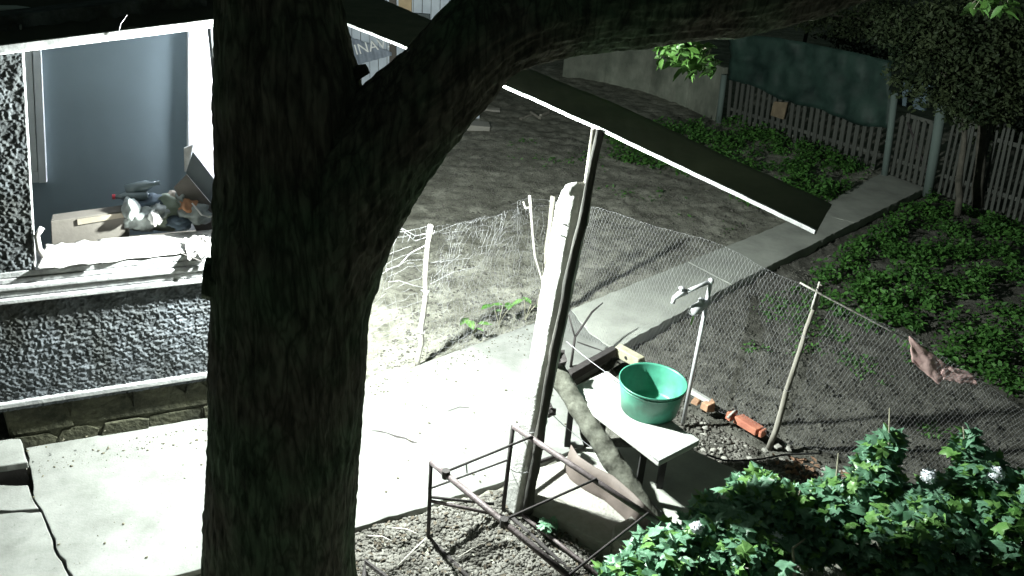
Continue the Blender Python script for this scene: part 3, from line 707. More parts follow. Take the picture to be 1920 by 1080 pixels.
# right-hand netting
nf = thing('netting_fence', 'fine wire netting fence on a wooden stake right of the concrete post', 'fence')
s3 = at(1010, 598)
bots = [s3+Vector((.05, -.02, 0)), at(1165, 668, -.03), at(1290, 742, -.05), at(1445, 822, -.05), at(1640, 872, -.1), at(1900, 930, -.1), at(2150, 980, -.1)]
top_px = [(1045, 372), (1115, 388), (1330, 452), (1545, 556), (1700, 630), (1905, 755), (2100, 880)]
tops = []
for (px, py), b_ in zip(top_px, bots):
    tops.append(aty(px, py, b_.y))
print('NET', [(tuple(round(c, 2) for c in b_), tuple(round(c, 2) for c in t_)) for b_, t_ in zip(bots, tops)])
netting('netting', bots, tops, m_wire, nf, cell=.033, r=.0008, warp=.014)
sb = at(1445, 823, -.05); stp = aty(1541, 535, sb.y)
mb = MB(); stake(mb, sb-Vector((0, 0, .1)), stp, .024, .018); mb.build('stake', m_wood, nf, True)
mb = MB(); m0 = sb.lerp(stp, .86); mb.tube([m0+Vector((-.015, 0, 0)), aty(1543, 527, sb.y)+Vector((-.03, -.02, .0))], [.012, .008], 6); mb.build('stake', m_wood_w, nf, True)
for t in (.35, .7):
    c = sb.lerp(stp, t); mb = MB(); mb.tube([c+Vector((math.cos(a_)*.027, math.sin(a_)*.027, .01*math.sin(a_))) for a_ in np.linspace(0, 6.28, 10)], .002, 4); mb.build('tie_wire', m_wire, nf)
origin(nf, sb)
mb = MB(); stake(mb, aty(1500, 530, sb.y-.03), aty(1708, 640, sb.y-.12), .008, .007, 6, .004)
tag(mb.build('rod', m_wood_w, None, True), 'thin pale stick laid along the netting top towards the pink rag', 'stick')
# rag
def cloth_quad(name, corners, m_, nx=22, ny=14, amp=.03, fr=9, seed=0, parent=None, thick=.003):
    a_, b_, c_, d_ = [Vector(p) for p in corners]; nrm = (b_-a_).cross(d_-a_).normalized(); P = np.zeros((ny, nx, 3))
    for j in range(ny):
        for i in range(nx):
            s, t = i/(nx-1), j/(ny-1); p = a_.lerp(b_, s).lerp(d_.lerp(c_, s), t)
            k = noise.noise(Vector((s*fr*.5+seed, t*fr*.5, seed)))+.5*noise.noise(Vector((s*fr+seed, t*fr, 3)))
            p += nrm*k*amp+(b_-a_)*.06*noise.noise(Vector((s*4, t*4, seed+7)))+(d_-a_)*.10*noise.noise(Vector((s*5, t*3, seed+5)))
            P[j, i] = p
    o = gridmesh(name, P, m_, parent); s_ = o.modifiers.new('solid', 'SOLIDIFY'); s_.thickness = thick; return o
yr = sb.y-.22
tag(cloth_quad('rag', [aty(1704, 630, yr), aty(1776, 684, yr-.03), aty(1762, 724, yr-.05), aty(1710, 678, yr)], m_rag, amp=.014, fr=5, seed=2), 'pinkish rag hanging on the netting, larger left piece', 'rag')
tag(cloth_quad('rag', [aty(1762, 680, yr-.02), aty(1825, 700, yr-.05), aty(1832, 722, yr-.08), aty(1768, 712, yr-.05)], m_rag, amp=.022, fr=6, seed=12), 'crumpled end of pink rag trailing right on the netting', 'rag')

# left fence: torn welded netting on crooked stakes along the walkway
lf = thing('torn_fence', 'torn wire netting on crooked pale stakes along the far walkway edge', 'fence')
f2 = at(783, 682); f2t = aty(808, 422, f2.y); f3t = aty(1037, 368, s3.y)
for (b_, t_, r0, r1, m_) in ((f2, f2t, .026, .022, m_wood_w), (s3, f3t, .034, .026, m_wood)):
    mb = MB(); stake(mb, b_-Vector((0, 0, .1)), t_, r0, r1, 10, .014); so = mb.build('stake', m_, lf, True)
    for t in (.25, .55, .96):
        c = b_.lerp(t_, t); mb = MB(); mb.tube([c+Vector((math.cos(a_)*.035, math.sin(a_)*.035, .012*math.sin(a_*2))) for a_ in np.linspace(0, 6.28, 10)], .003, 4); mb.build('tie_wire', m_wire, so)
lb = at(600, 740, 0); lt = aty(620, 455, lb.y)
tps = [lt, aty(735, 436, f2.y-.2), f2t-Vector((0, 0, .05)), aty(880, 408, f2.y+.35), aty(985, 378, s3.y-.15), f3t-Vector((0, 0, .04))]
bts = [lb, at(720, 702), f2, at(880, 650), at(985, 612), s3]
netting('netting', bts, tps, m_wire, lf, cell=.055, r=.0012, hexa=False, drop=.14, warp=.05, seed=4)
netting('netting', [p+Vector((0, -.02, 0)) for p in bts[2:]], [b_.lerp(t_, .95) for b_, t_ in zip(bts[2:], tps[2:])], m_wire, lf, cell=.042, r=.0008, warp=.05, seed=9, drop=.25)
# long loose wires
for _ in range(5):
    i = R.uniform(0, .6); a_ = f2.lerp(f2t, R.uniform(.45, .98)); e = aty(R.uniform(715, 765), R.uniform(430, 570), f2.y-.2)
    mb = MB(); mb.tube([a_, a_.lerp(e, .4)+Vector((R.uniform(-.03, .03), 0, R.uniform(-.08, .05))), a_.lerp(e, .7)+Vector((0, 0, R.uniform(-.05, .05))), e], .0025, 4); mb.build('loose_wire', m_wire, lf)
for _ in range(4):
    a_ = f2.lerp(f2t, R.uniform(.55, .8)); e = aty(R.uniform(860, 900), R.uniform(470, 520), f2.y+.3)
    mb = MB(); mb.tube([a_, a_.lerp(e, .5)+Vector((0, 0, R.uniform(0, .06))), e], .0014, 4); mb.build('loose_wire', m_wire, lf)
origin(lf, f2)
# bent dry stick leaning beside second stake
mb = MB(); y_ = s3.y-.12
mb.tube([aty(993, 366, y_), aty(996, 400, y_), aty(999, 440, y_), aty(1003, 480, y_), aty(1015, 520, y_), aty(1022, 560, y_-.05)], [.014, .013, .012, .011, .009, .007], 8)
mb.tube([aty(998, 388, y_), aty(985, 390, y_), aty(981, 378, y_)], [.013, .012, .008], 7)
tag(mb.build('stick', m_wood_w, None, True), 'bent pale forked stick leaning on the netting left of the concrete post', 'stick')
mb = MB(); mb.tube([at(1070, 688, .0), aty(1078, 632, at(1070, 688).y), aty(1110, 585, at(1070, 688).y+.35), aty(1130, 568, at(1070, 688).y+.5)], [.013, .012, .010, .006], 7); mb.tube([aty(1078, 632, at(1070, 688).y), aty(1066, 590, at(1070, 688).y+.1)], .008, 6)
tag(mb.build('stick', m_dark, None, True), 'dark forked stick standing between post and path', 'stick')

# ------------------------------------------------------------------ metal bed frame lying in the bed
bf = thing('metal_frame', 'rusty pipe bed frame standing in the soil below the concrete post', 'frame')
c1b = at(803, 1008, -.02); c1t = aty(808, 866, c1b.y); c2b = at(943, 958, -.02); c2t = aty(962, 799, c2b.y)
zr = (c1t.z+c2t.z)/2
r1e = at(1080, 1092, zr-.14); r2e = at(1250, 990, zr-.2)
def bar(a_, b_, r, m_=m_rust, name='bar', n=10): 
    mb = MB(); mb.tube([a_, Vector(a_).lerp(Vector(b_), .5), b_], r, n); return mb.build(name, m_, bf, True)
bar(c1b, c1t, .013, m_dark, 'leg'); bar(c2b, c2t, .015, m_dark, 'leg')
bar(c1t, r1e, .019, name='rail'); bar(c2t, r2e, .019, name='rail')
def on(a_, b_, px):  # point on segment with given pixel x
    lo, hi = 0, 1
    for _ in range(30):
        m2 = (lo+hi)/2
        if proj(a_.lerp(b_, m2))[0] < px: lo = m2
        else: hi = m2
    return a_.lerp(b_, lo)
up = Vector((0, 0, .02))
bar(on(c1t, r1e, 836)+up, on(c2t, r2e, 998)+up, .008, m_dark)
bar(on(c1t, r1e, 945)+up, on(c2t, r2e, 1118)+up, .008, m_dark)
bar(on(c1t, r1e, 1068)+up, on(c2t, r2e, 1215)+up, .008, m_dark)
bar(c1b.lerp(c1t, .66), c2b.lerp(c2t, .62), .007, m_dark)
bar(c1b.lerp(c1t, .50), at(945, 968, .0), .012, m_rust)
bar(c1b.lerp(c1t, .55), at(925, 945, .05), .010, m_dark)
bar(at(958, 884, .25), at(1050, 853, .16), .016, m_dark)
bar(c1b, at(900, 1105, -.02), .015, m_dark, 'lower_rail')
bar(at(975, 962, .02), at(1140, 1092, .0), .013, m_rust, 'lower_rail')
bar(at(958, 968, .0), at(1090, 1090, -.02), .013, m_dark, 'lower_rail')
for px, rr_2 in ((836, r1e), (945, r1e)):
    p = on(c1t, r1e, px); mb = MB(); mb.tube([p-Vector((.0, 0, .024)), p+Vector((0, 0, .03))], .026, 8); mb.build('clamp', m_dark, bf)
mb = MB(); p = on(c1t, r1e, 836).lerp(on(c2t, r2e, 998), .23)+up; mb.tube([p, p-Vector((0, 0, .03)), p-Vector((-.006, 0, .075))], .005, 5); mb.build('tie_wire', m_wire, bf)
origin(bf, c1b)
mb = MB(); mb.tube([at(682, 1085, .05), at(684, 1052, .05), at(735, 1090, .05)], .016, 6)
tag(mb.build('iron_angle', m_dark), 'bent black iron bar poking from soil at the tree foot', 'iron bar')

# rough slab and block by the bench
rsl = [at(*p, .06) for p in ((985, 905), (1000, 880), (1060, 862), (1110, 885), (1180, 920), (1215, 965), (1175, 985), (1145, 1025), (1080, 990), (980, 945))]
mb = MB(); mb.prism(ragged(rsl, .05, .014, 4), -.12, .06); tag(mb.build('rough_slab', m_conc_rough, bevel=.01), 'rough broken concrete slab behind the metal frame', 'slab')
blk = [at(*p, .12) for p in ((1150, 985), (1185, 965), (1240, 990), (1215, 1040), (1150, 1010))]
mb = MB(); mb.prism(ragged(blk, .05, .01, 9), -.1, .12); tag(mb.build('stone_block', m_conc_rough, bevel=.015), 'square concrete block at the shrub edge beside the rough slab', 'block')
# curved rusty sheet standing on the slab
n = 26; P = np.zeros((4, n, 3))
top = resample([at(*p, .26) for p in ((1072, 834), (1085, 855), (1115, 875), (1150, 892), (1185, 922), (1225, 962), (1250, 985))], n)
for i in range(n):
    for j in range(4): P[j, i] = (top[i].x-.015*j, top[i].y-.01*j, .26-.085*j)
o = gridmesh('curved_sheet', P, mat('brown sheet', (.13, .105, .095), .7, scale=6, var=.25, bump=.2)); o.modifiers.new('s', 'SOLIDIFY').thickness = .006
tag(o, 'curved brown metal sheet standing on edge between log and frame', 'metal sheet')

# ------------------------------------------------------------------ bricks and rubble by the netting
def block(px, py, dims, ang, m_, name, label, cat, z=-.06, tilt=0, jit=.006):
    c = at(px, py, z+dims[2]/2); mb = MB()
    rot = Matrix.Rotation(ang, 3, 'Z') @ Matrix.Rotation(tilt, 3, 'X'); mb.box(c, dims, rot, jit)
    return tag(mb.build(name, m_, bevel=.008), label, cat)
def adir(p, q): a_ = at(*p); b_ = at(*q); return math.atan2(b_.y-a_.y, b_.x-a_.x)
ab = adir((1375, 778), (1430, 812))
block(1404, 796, (.22, .11, .07), ab, m_brick, 'brick', 'long red brick lying left of the netting stake', 'brick')
block(1372, 778, (.05, .10, .07), ab, m_brick, 'brick', 'small red brick end piece at upper end of the long red brick', 'brick')
block(1430, 812, (.03, .09, .06), ab+.1, m_brick, 'brick', 'broken red brick sliver touching the netting stake foot', 'brick')
block(1328, 762, (.09, .08, .08), .4, m_brick2, 'brick', 'orange brick lump beside the water pipe foot', 'brick', jit=.014)
block(1306, 752, (.08, .06, .05), 1.0, m_brick2, 'brick', 'pale brick stub under the white strip by the pipe', 'brick', jit=.01)
block(1312, 742, (.24, .05, .04), adir((1290, 735), (1335, 762)), m_board, 'strip', 'flat pale strip of board at the pipe foot', 'board', z=-.01)
block(1372, 775, (.16, .022, .022), adir((1352, 795), (1382, 765)), m_wood_w, 'wood_chip', 'white stick lying across upper end of the long red brick', 'stick', z=.01)
bk = thing('hollow_block', 'pale hollow block with round hole at the path corner behind the tub', 'block')
c = at(1180, 668, .04); rz = adir((1152, 655), (1205, 685)); mb = MB(); mb.box(c, (.30, .09, .11), Matrix.Rotation(rz, 3, 'Z'), .008); mb.build('body', mat('yellowish block', (.46, .44, .33), .9, scale=12, col2=(.3, .28, .2), bump=.6), bk, bevel=.01)
d_ = Vector((math.sin(rz), -math.cos(rz), 0)); hp = c+d_*.0455
mb = MB(); mb.tube([hp, hp+d_*.006], .017, 12); mb.build('hole', m_black, bk)
origin(bk, c)
def pebbles(name, n, fn, smin, smax, m_, zoff=0, parent=None, kind='stuff'):
    base = np.array([(0, 0, 1), (1, 0, .1), (0, 1, -.1), (-1, 0, .15), (0, -1, 0), (0, 0, -1), (.7, .7, .5), (-.7, .6, .45), (-.6, -.7, .5), (.7, -.6, .4)], float)
    f = np.array([(0, 6, 7), (0, 7, 8), (0, 8, 9), (0, 9, 6), (1, 6, 9), (1, 2, 6), (2, 7, 6), (2, 3, 7), (3, 8, 7), (3, 4, 8), (4, 9, 8), (4, 1, 9)])
    V = []; Fc = []; k = 0
    for _ in range(n):
        p = fn()
        if p is None: continue
        s = smin+(smax-smin)*R.random()**3; sc3 = np.array([s*R.uniform(.7, 1.3), s*R.uniform(.5, 1), s*R.uniform(.35, .7)])
        a_ = R.uniform(0, 6.28); ca, sa = math.cos(a_), math.sin(a_); v = base*sc3*(1+NR.uniform(-.25, .25, (10, 1)))
        v = np.stack([v[:, 0]*ca-v[:, 1]*sa, v[:, 0]*sa+v[:, 1]*ca, v[:, 2]], 1)+np.array(p)
        V.append(v); Fc.append(f+k*10); k += 1
    return tag(nmesh(name, np.concatenate(V), np.concatenate(Fc), m_, parent), kind=kind)
def region(poly, z=-.03):
    P_ = [at(*p) for p in poly]; x0, x1 = min(p.x for p in P_), max(p.x for p in P_); y0, y1 = min(p.y for p in P_), max(p.y for p in P_)
    def fn():
        for _ in range(50):
            x, y = R.uniform(x0, x1), R.uniform(y0, y1)
            if in_poly(np.array(x), np.array(y), P_): return (x, y, float(soil_h(np.array(x), np.array(y)))+.004)
        return None
    return fn
bed = [(640, 1000), (940, 915), (1010, 960), (1150, 1060), (1160, 1100), (640, 1130)]
pebbles('clods', 15000, region(bed), .004, .024, m_dirt)
pebbles('clods', 2600, region([(1170, 690), (1300, 745), (1450, 830), (1600, 880), (1560, 940), (1400, 890), (1300, 845), (1260, 780)]), .006, .028, m_dirt)
pebbles('pebbles', 130, region([(1300, 750), (1450, 830), (1640, 880), (1560, 930), (1400, 880), (1320, 820)]), .012, .04, m_stone)
pebbles('pebbles', 150, region([(690, 720), (1000, 610), (960, 560), (700, 640)]), .008, .02, m_stone)
pebbles('clods', 8000, region([(700, 700), (1010, 590), (1300, 480), (1480, 400), (1300, 320), (1100, 260), (880, 240), (820, 320)]), .008, .024, m_dirt)
pebbles('clods', 5000, region([(1150, 670), (1560, 450), (1920, 640), (1920, 860), (1640, 860), (1440, 810)]), .008, .026, m_bed)
pebbles('crumbs', 260, region([(20, 870), (390, 790), (1000, 610), (1060, 700), (1060, 840), (930, 900), (400, 1050), (130, 1060)]), .003, .013, mat('dark crumbs', (.12, .11, .08), .9, scale=9))
pebbles('crumbs', 160, region([(60, 860), (390, 795), (390, 830), (70, 890)]), .003, .012, MATS['dark crumbs'])
pebbles('crumbs', 200, region([(690, 722), (1005, 612), (1015, 635), (700, 745)]), .003, .012, MATS['dark crumbs'])
for o in [o for o in COL.objects if o.name.startswith('crumbs')]: o.location.z = .14
fn = region(bed); P = np.array([fn() for _ in range(420)])+np.array([0, 0, .015])
tag(scatter_leaves('leaf_litter', P, .035, 'oval', mat('litter', (.10, .08, .06), .9, scale=20, col2=(.05, .045, .035), bump=.2), up=1.5), kind='stuff')
# twigs in the bed
for k, (p, q_) in enumerate((((745, 1062), (800, 1008)), ((690, 1005), (735, 1015)), ((860, 1045), (905, 1020)), ((735, 990), (785, 1003)))):
    mb = MB(); a_, b_ = at(*p, .01), at(*q_, .02); mb.tube([a_, a_.lerp(b_, .5)+Vector((.01, .01, .01)), b_], .005, 5)
    tag(mb.build('twig', m_wood_w, None, True), ('long pale twig rising from soil near the trunk foot', 'pale twig lying close to the walkway edge by the trunk', 'short pale twig under the metal frame rail', 'curved twig on soil left of the metal frame leg')[k], 'twig')
# pale rubble and dry leaves heap by the stake
for k, (px, py, s, m_, lb_) in enumerate(((1435, 845, .05, m_stone, 'square white stone chip below the netting stake'), (1458, 838, .06, m_stone, 'yellowish stone chip right of the netting stake'), (1478, 842, .045, m_stone, 'small rounded pale stone amid dry leaves'), (1352, 850, .035, m_stone, 'small white pebble near the hose'))):
    block(px, py, (s, s*.7, s*.5), R.uniform(0, 3), m_, 'stone', lb_, 'stone', z=-.05, jit=.008)
P = []
fn = region([(1440, 838), (1530, 835), (1600, 880), (1540, 910), (1470, 870)])
for _ in range(90): P.append(fn())
tag(scatter_leaves('dry_leaves', np.array(P)+np.array([0, 0, .02]), .055, 'oval', m_dry, up=2), kind='stuff')

# ------------------------------------------------------------------ weeds
def weeds(name, poly, n, size, m_, thr=.5, seed=0, sc_=1.6, hgt=.05):
    P_ = [at(*p) for p in poly]; x0, x1 = min(p.x for p in P_), max(p.x for p in P_); y0, y1 = min(p.y for p in P_), max(p.y for p in P_)
    x = NR.uniform(x0, x1, n*6); y = NR.uniform(y0, y1, n*6)
    k = in_poly(x, y, P_) & ~in_poly(x, y, path_p) & (fb(x*sc_, y*sc_, seed, 4)*.7+fb(x*5.5, y*5.5, seed+40, 2)*.3+.10*NR.rand(len(x)) > thr+.015)
    x, y = x[k][:n], y[k][:n]; z = soil_h(x, y)+NR.uniform(.01, hgt, len(x))*(.4+1.2*fb(x*3, y*3, seed+3))
    return tag(scatter_leaves(name, np.stack([x, y, z], 1), size, 'oval', m_, up=.7, droop=-.2), kind='stuff')
weeds('weeds', [(1120, 240), (1380, 230), (1640, 325), (1560, 380), (1470, 425), (1300, 330), (1150, 300)], 11000, .068, m_weed, .525, 2, sc_=2.4, hgt=.2)
weeds('weeds', [(1520, 500), (1740, 358), (1920, 430), (2000, 700), (1920, 730), (1700, 640), (1540, 560)], 11000, .062, m_weed, .555, 5, sc_=2.6, hgt=.2)
weeds('weeds', [(1360, 560), (1540, 500), (1860, 760), (1750, 800), (1560, 640), (1400, 640)], 1500, .04, m_weed, .58, 8)
weeds('weeds', [(830, 260), (1150, 250), (1450, 400), (1350, 440), (1050, 330)], 700, .05, m_weed, .60, 13)
weeds('weeds', [(1740, 355), (1920, 400), (1920, 430)], 800, .05, m_weed, .4, 15)
# plants at the walkway edge
for k, (px, py, lab) in enumerate(((890, 628, 'small broad-leaved plant at the walkway edge under the netting'), (935, 610, 'upright leafy seedling right of the broad-leaved one at the walkway edge'), (985, 600, 'tiny drooping plant nearest the concrete post on the walkway edge'))):
    p = at(px, py, 0); pt_ = thing('edge_plant', lab, 'plant', 'weeds along the walkway edge')
    for i in range(5-k):
        a_ = R.uniform(0, 6.28); L = R.uniform(.10, .2); e = p+Vector((math.cos(a_)*L*.5, math.sin(a_)*L*.5, L)); mb = MB(); mb.tube([p, p.lerp(e, .5)+Vector((0, 0, .02)), e], .004, 4); mb.build('stem', m_stem, pt_)
        v, f = leaf_shape('oval'); rot = Matrix.Rotation(a_, 3, 'Z') @ Matrix.Rotation(R.uniform(-.6, .4), 3, 'X'); mb = MB(); mb.add([rot @ (Vector(q_)*L*.9)+e for q_ in v], [tuple(q_) for q_ in f]); mb.build('leaf', m_leaf2, pt_)
    origin(pt_, p)
# small plant in the shade of the rough slab
p = at(1030, 995, 0); pt_ = thing('edge_plant', 'dark leafy sprig at the shaded foot of the rough slab', 'plant')
for i in range(9):
    e = p+Vector((R.uniform(-.08, .08), R.uniform(-.08, .08), R.uniform(.03, .10))); v, f = leaf_shape('lobed'); rot = Matrix.Rotation(R.uniform(0, 6), 3, 'Z') @ Matrix.Rotation(R.uniform(-.6, .4), 3, 'X'); mb = MB(); mb.add([rot @ (Vector(q_)*.07)+e for q_ in v], [tuple(q_) for q_ in f]); mb.build('leaf', m_leaf, pt_)
origin(pt_, p)

# ------------------------------------------------------------------ flowering shrubs, lower right
lv, lfc = leaf_shape('lobed')
leaf_me = []
for mm in (m_leaf, m_leaf, m_leaf2):
    me = bpy.data.meshes.new('leaf'); me.from_pydata([tuple(p) for p in lv], [], [tuple(int(c) for c in q_) for q_ in lfc]); me.materials.append(mm); leaf_me.append(me)
def shrub(label, blobs, nleaf, nobj, size, flowers, stems, seed):
    rs = np.random.RandomState(seed); rr = random.Random(seed)
    root = thing('shrub', label, 'shrub', 'white-flowered shrubs'); pts = []
    tot = sum(b[4] for b in blobs)
    for (c, rx, ry, rz, w) in blobs:
        for _ in range(int(nleaf*w/tot)):
            d = rs.normal(size=3); d /= np.linalg.norm(d); r_ = rs.uniform(.45, 1)**.5
            r_ *= 1+.18*noise.noise(Vector(d*3)+Vector((c.x*5, c.y*5, seed)))
            pts.append((c.x+d[0]*rx*r_, c.y+d[1]*ry*r_, max(.02, c.z+d[2]*rz*r_), r_))
    pts = np.array(pts); 
    # the leaves nearest the viewer/top become single objects
    key = -np.linalg.norm(pts[:, :3]-CO, axis=1)+.8*pts[:, 2]; order = np.argsort(-key)
    take = order[:nobj*3:3][:nobj]; rest = np.setdiff1d(np.arange(len(pts)), take)
    r1 = rest[rs.rand(len(rest)) < .7]; r2 = np.setdiff1d(rest, r1)
    tag(scatter_leaves('foliage', pts[r1, :3], size, 'lobed', m_leaf, root, up=1.4, rs=rs), kind='stuff')
    tag(scatter_leaves('foliage', pts[r2, :3], size, 'lobed', m_leaf2, root, up=1.4, rs=rs), kind='stuff')
    for i in take:
        o = bpy.data.objects.new('leaf', leaf_me[rr.randrange(3)]); COL.objects.link(o); o.parent = root
        o.location = pts[i, :3]; o.rotation_euler = (rr.uniform(-.9, .5), rr.uniform(-.6, .6), rr.uniform(0, 6.28)); s = size*rr.uniform(.7, 1.5); o.scale = (s, s, s)
    for (b_, t_) in stems:
        mb = MB(); mid = b_.lerp(t_, .5)+Vector((rr.uniform(-.04, .04), rr.uniform(-.04, .04), .03)); mb.tube([b_, mid, t_], [.012, .008, .004], 6); mb.build('stem', m_stem, root, True)
    for p, r_ in flowers:
        n = 240; d = rs.normal(size=(n, 3)); d /= np.linalg.norm(d, axis=1)[:, None]
        fl = scatter_leaves('flower_head', np.array(p)+d*r_*.8, r_*.30, 'oval', m_flower, root, up=.2, rs=rs); tag(fl, kind='stuff')
        mb = MB(); mb.add(*sphere(p, r_*.8, 12)); mb.build('flower_core', m_flower, root, True)
    return root
def bl(px, py, y, rx, ry, rz, w): p = aty(px, py, y); return (p, rx, ry, rz, w)
s1 = shrub('dense low shrub with glossy lobed leaves beside the bench and block', [
    bl(1260, 1060, 3.55, .26, .25, .22, 1.6), bl(1180, 1110, 3.4, .18, .2, .22, .9), bl(1400, 1050, 3.6, .28, .28, .26, 1.8), bl(1430, 945, 3.95, .22, .22, .18, 1.3), bl(1520, 985, 3.9, .25, .25, .22, 1.4), bl(1340, 990, 3.75, .18, .2, .14, .8)],
    3900, 150, .094, [(aty(1306, 990, 3.62), .045), (aty(1456, 1012, 3.6), .045)], [(at(1370, 1075), aty(1380, 1000, 3.7)), (at(1480, 1060), aty(1500, 920, 3.9)), (aty(1490, 1080, 3.4), aty(1510, 1010, 3.5))], 5)
origin(s1, at(1350, 1080))
s2 = shrub('taller shrub with upright shoots and round white flower heads at the right edge', [
    bl(1640, 1010, 3.8, .25, .28, .24, 1.2), bl(1755, 1010, 3.7, .27, .28, .24, 1.3), bl(1880, 1010, 3.7, .25, .3, .27, 1.4), bl(1640, 900, 4.1, .14, .15, .16, .55), bl(1660, 835, 4.15, .08, .07, .13, .2), bl(1840, 900, 4.0, .16, .16, .18, .6), bl(1815, 835, 4.1, .07, .07, .11, .12), bl(1570, 940, 4.0, .17, .18, .13, .7), bl(1930, 950, 3.8, .16, .2, .2, .6), bl(1700, 960, 4.0, .2, .2, .16, .8), bl(1780, 945, 3.95, .16, .2, .13, .5)],
    4300, 150, .092, [(aty(1742, 892, 3.95), .05), (aty(1868, 888, 3.9), .052)], [(at(1650, 1050), aty(1668, 765, 4.15)), (at(1830, 1060), aty(1806, 800, 4.1)), (at(1560, 1040), aty(1572, 850, 4.1)), (at(1600, 1050), aty(1690, 835, 4.1))], 9)
origin(s2, at(1740, 1090))

# ------------------------------------------------------------------ things on the sill and inside the window
def heap(px, py, w, h, m_, name, label, cat, o=-.35, amp=.05, seed=0, d=.12):
    u_, z_ = wp(px, py, o); vs, fs = sphere((0, 0, 0), 1, 28)
    out = []
    for v in vs:
        k = 1+.45*noise.noise(Vector(v)*1.7+Vector((seed, 0, 0)))+.35*abs(noise.noise(Vector(v)*3.5+Vector((seed, 0, 0))))
        out.append(W(u_+v[0]*w*1.3*k, o+v[1]*d*k, z_+.02+v[2]*h*1.35*k))
    mb = MB(); mb.add(out, fs); return tag(mb.build(name, m_, None, True), label, cat)
# inner counter the junk lies on
ct = MB(); vs = [W(u_, o_, z_) for u_ in (uc+.05, 1.7) for o_ in (-.78, -.345) for z_ in (1.20, 1.27)]
ct.add(vs, [(0,1,3,2),(4,6,7,5),(0,4,5,1),(2,3,7,6),(0,2,6,4),(1,5,7,3)]); tag(ct.build('counter', m_tan, bevel=.006), 'wooden counter behind the window sill carrying the heap', 'counter')
heap(318, 405, .16, .085, m_cloth_g, 'garment', 'large grey green garment in the heap behind the sill', 'garment', -.55, seed=1)
heap(268, 412, .09, .07, m_cloth_w, 'garment', 'pale garment at the left end of the heap', 'garment', -.5, seed=2)
heap(285, 385, .10, .035, m_cloth_b, 'garment', 'dark blue garment lying on top of the heap', 'garment', -.6, seed=3)
heap(352, 392, .05, .04, m_cloth_o, 'garment', 'orange scrap of cloth by the brown board', 'garment', -.5, seed=4)
heap(362, 405, .09, .05, m_cloth_w, 'garment', 'light grey crumpled garment at the right of the heap', 'garment', -.45, seed=6)
heap(325, 378, .05, .03, m_tan, 'garment', 'brownish garment on the crest of the heap', 'garment', -.62, seed=11)
heap(340, 372, .03, .03, m_cloth_w, 'garment', 'small pale twisted rag on the crest of the heap', 'garment', -.58, seed=12)
heap(300, 398, .045, .03, m_cloth_w, 'garment', 'light folded rag in the middle of the heap', 'garment', -.47, seed=13)
heap(340, 418, .07, .03, m_cloth_b, 'garment', 'dark garment tucked under the heap by the sill', 'garment', -.42, seed=14)
heap(245, 395, .04, .05, m_cloth_w, 'garment', 'pale sleeve hanging against the wooden box', 'garment', -.44, seed=15)
heap(292, 412, .03, .035, m_paper, 'bag', 'small white bag in front of the heap', 'bag', -.38, seed=5)
def bottle(px, py, rotz, label, m_cap, o=-.6):
    t = thing('bottle', label, 'bottle'); u_, z_ = wp(px, py, o); d = (wd*math.cos(rotz)+Vector((0, 0, 1))*math.sin(rotz)); c = W(u_, o, z_)
    mb = MB(); mb.tube([c-d*.10, c-d*.095, c+d*.05, c+d*.09, c+d*.12], [.02, .04, .04, .018, .015], 14); mb.build('body', m_plast, t, True)
    mb = MB(); mb.tube([c+d*.12, c+d*.14], .018, 10); mb.build('cap', m_cap, t); origin(t, c)
bottle(250, 368, math.pi-.05, 'clear plastic bottle with red cap lying on the heap', m_red)
bottle(262, 350, .15, 'smaller clear plastic bottle lying on top of the red-capped one', m_plast, -.62)
# wooden box at the left
def wquad(mb, pix, o, th=.02):
    q = []
    for (px, py) in pix: u_, z_ = wp(px, py, o); q.append((u_, z_))
    n = len(q); mb.add([W(u_, o, z_) for u_, z_ in q]+[W(u_, o-th, z_) for u_, z_ in q], [tuple(range(n)), tuple(range(2*n-1, n-1, -1))]+[(i, n+i, n+(i+1) % n, (i+1) % n) for i in range(n)]); return mb
bx = thing('wooden_box', 'brown wooden box with light lath standing left behind the sill', 'box')
mb = MB(); wquad(mb, [(95, 415), (240, 395), (245, 480), (98, 480)], -.42, .14); mb.build('body', m_brown, bx, bevel=.005)
mb = MB(); wquad(mb, [(145, 412), (236, 398), (236, 407), (146, 422)], -.405, .012); mb.build('lath', m_tan, bx)
origin(bx, W(.5, -.5, 1.27))
mb = MB(); wquad(mb, [(326, 352), (350, 328), (412, 402), (412, 440), (372, 440)], -.50, .02); tag(mb.build('board', m_brown), 'slanting brown board leaning right of the heap', 'board')
mb = MB(); wquad(mb, [(349, 325), (362, 285), (412, 350), (412, 400)], -.53, .02); tag(mb.build('panel', m_greyp), 'dark grey panel leaning behind the slanting brown board', 'panel')
mb = MB(); wquad(mb, [(345, 278), (362, 272), (352, 322), (346, 322)], -.56, .02); tag(mb.build('panel', m_paper), 'narrow white panel edge left of the dark grey panel', 'panel')
mb = MB(); uz = [wp(*p, -.33) for p in ((360, 381), (378, 403), (392, 407), (412, 400))]; mb.tube([W(u_, -.33, z_) for u_, z_ in uz], .006, 6); tag(mb.build('bent_rod', m_paper, None, True), 'bent white plastic rod on the right part of the heap', 'rod')
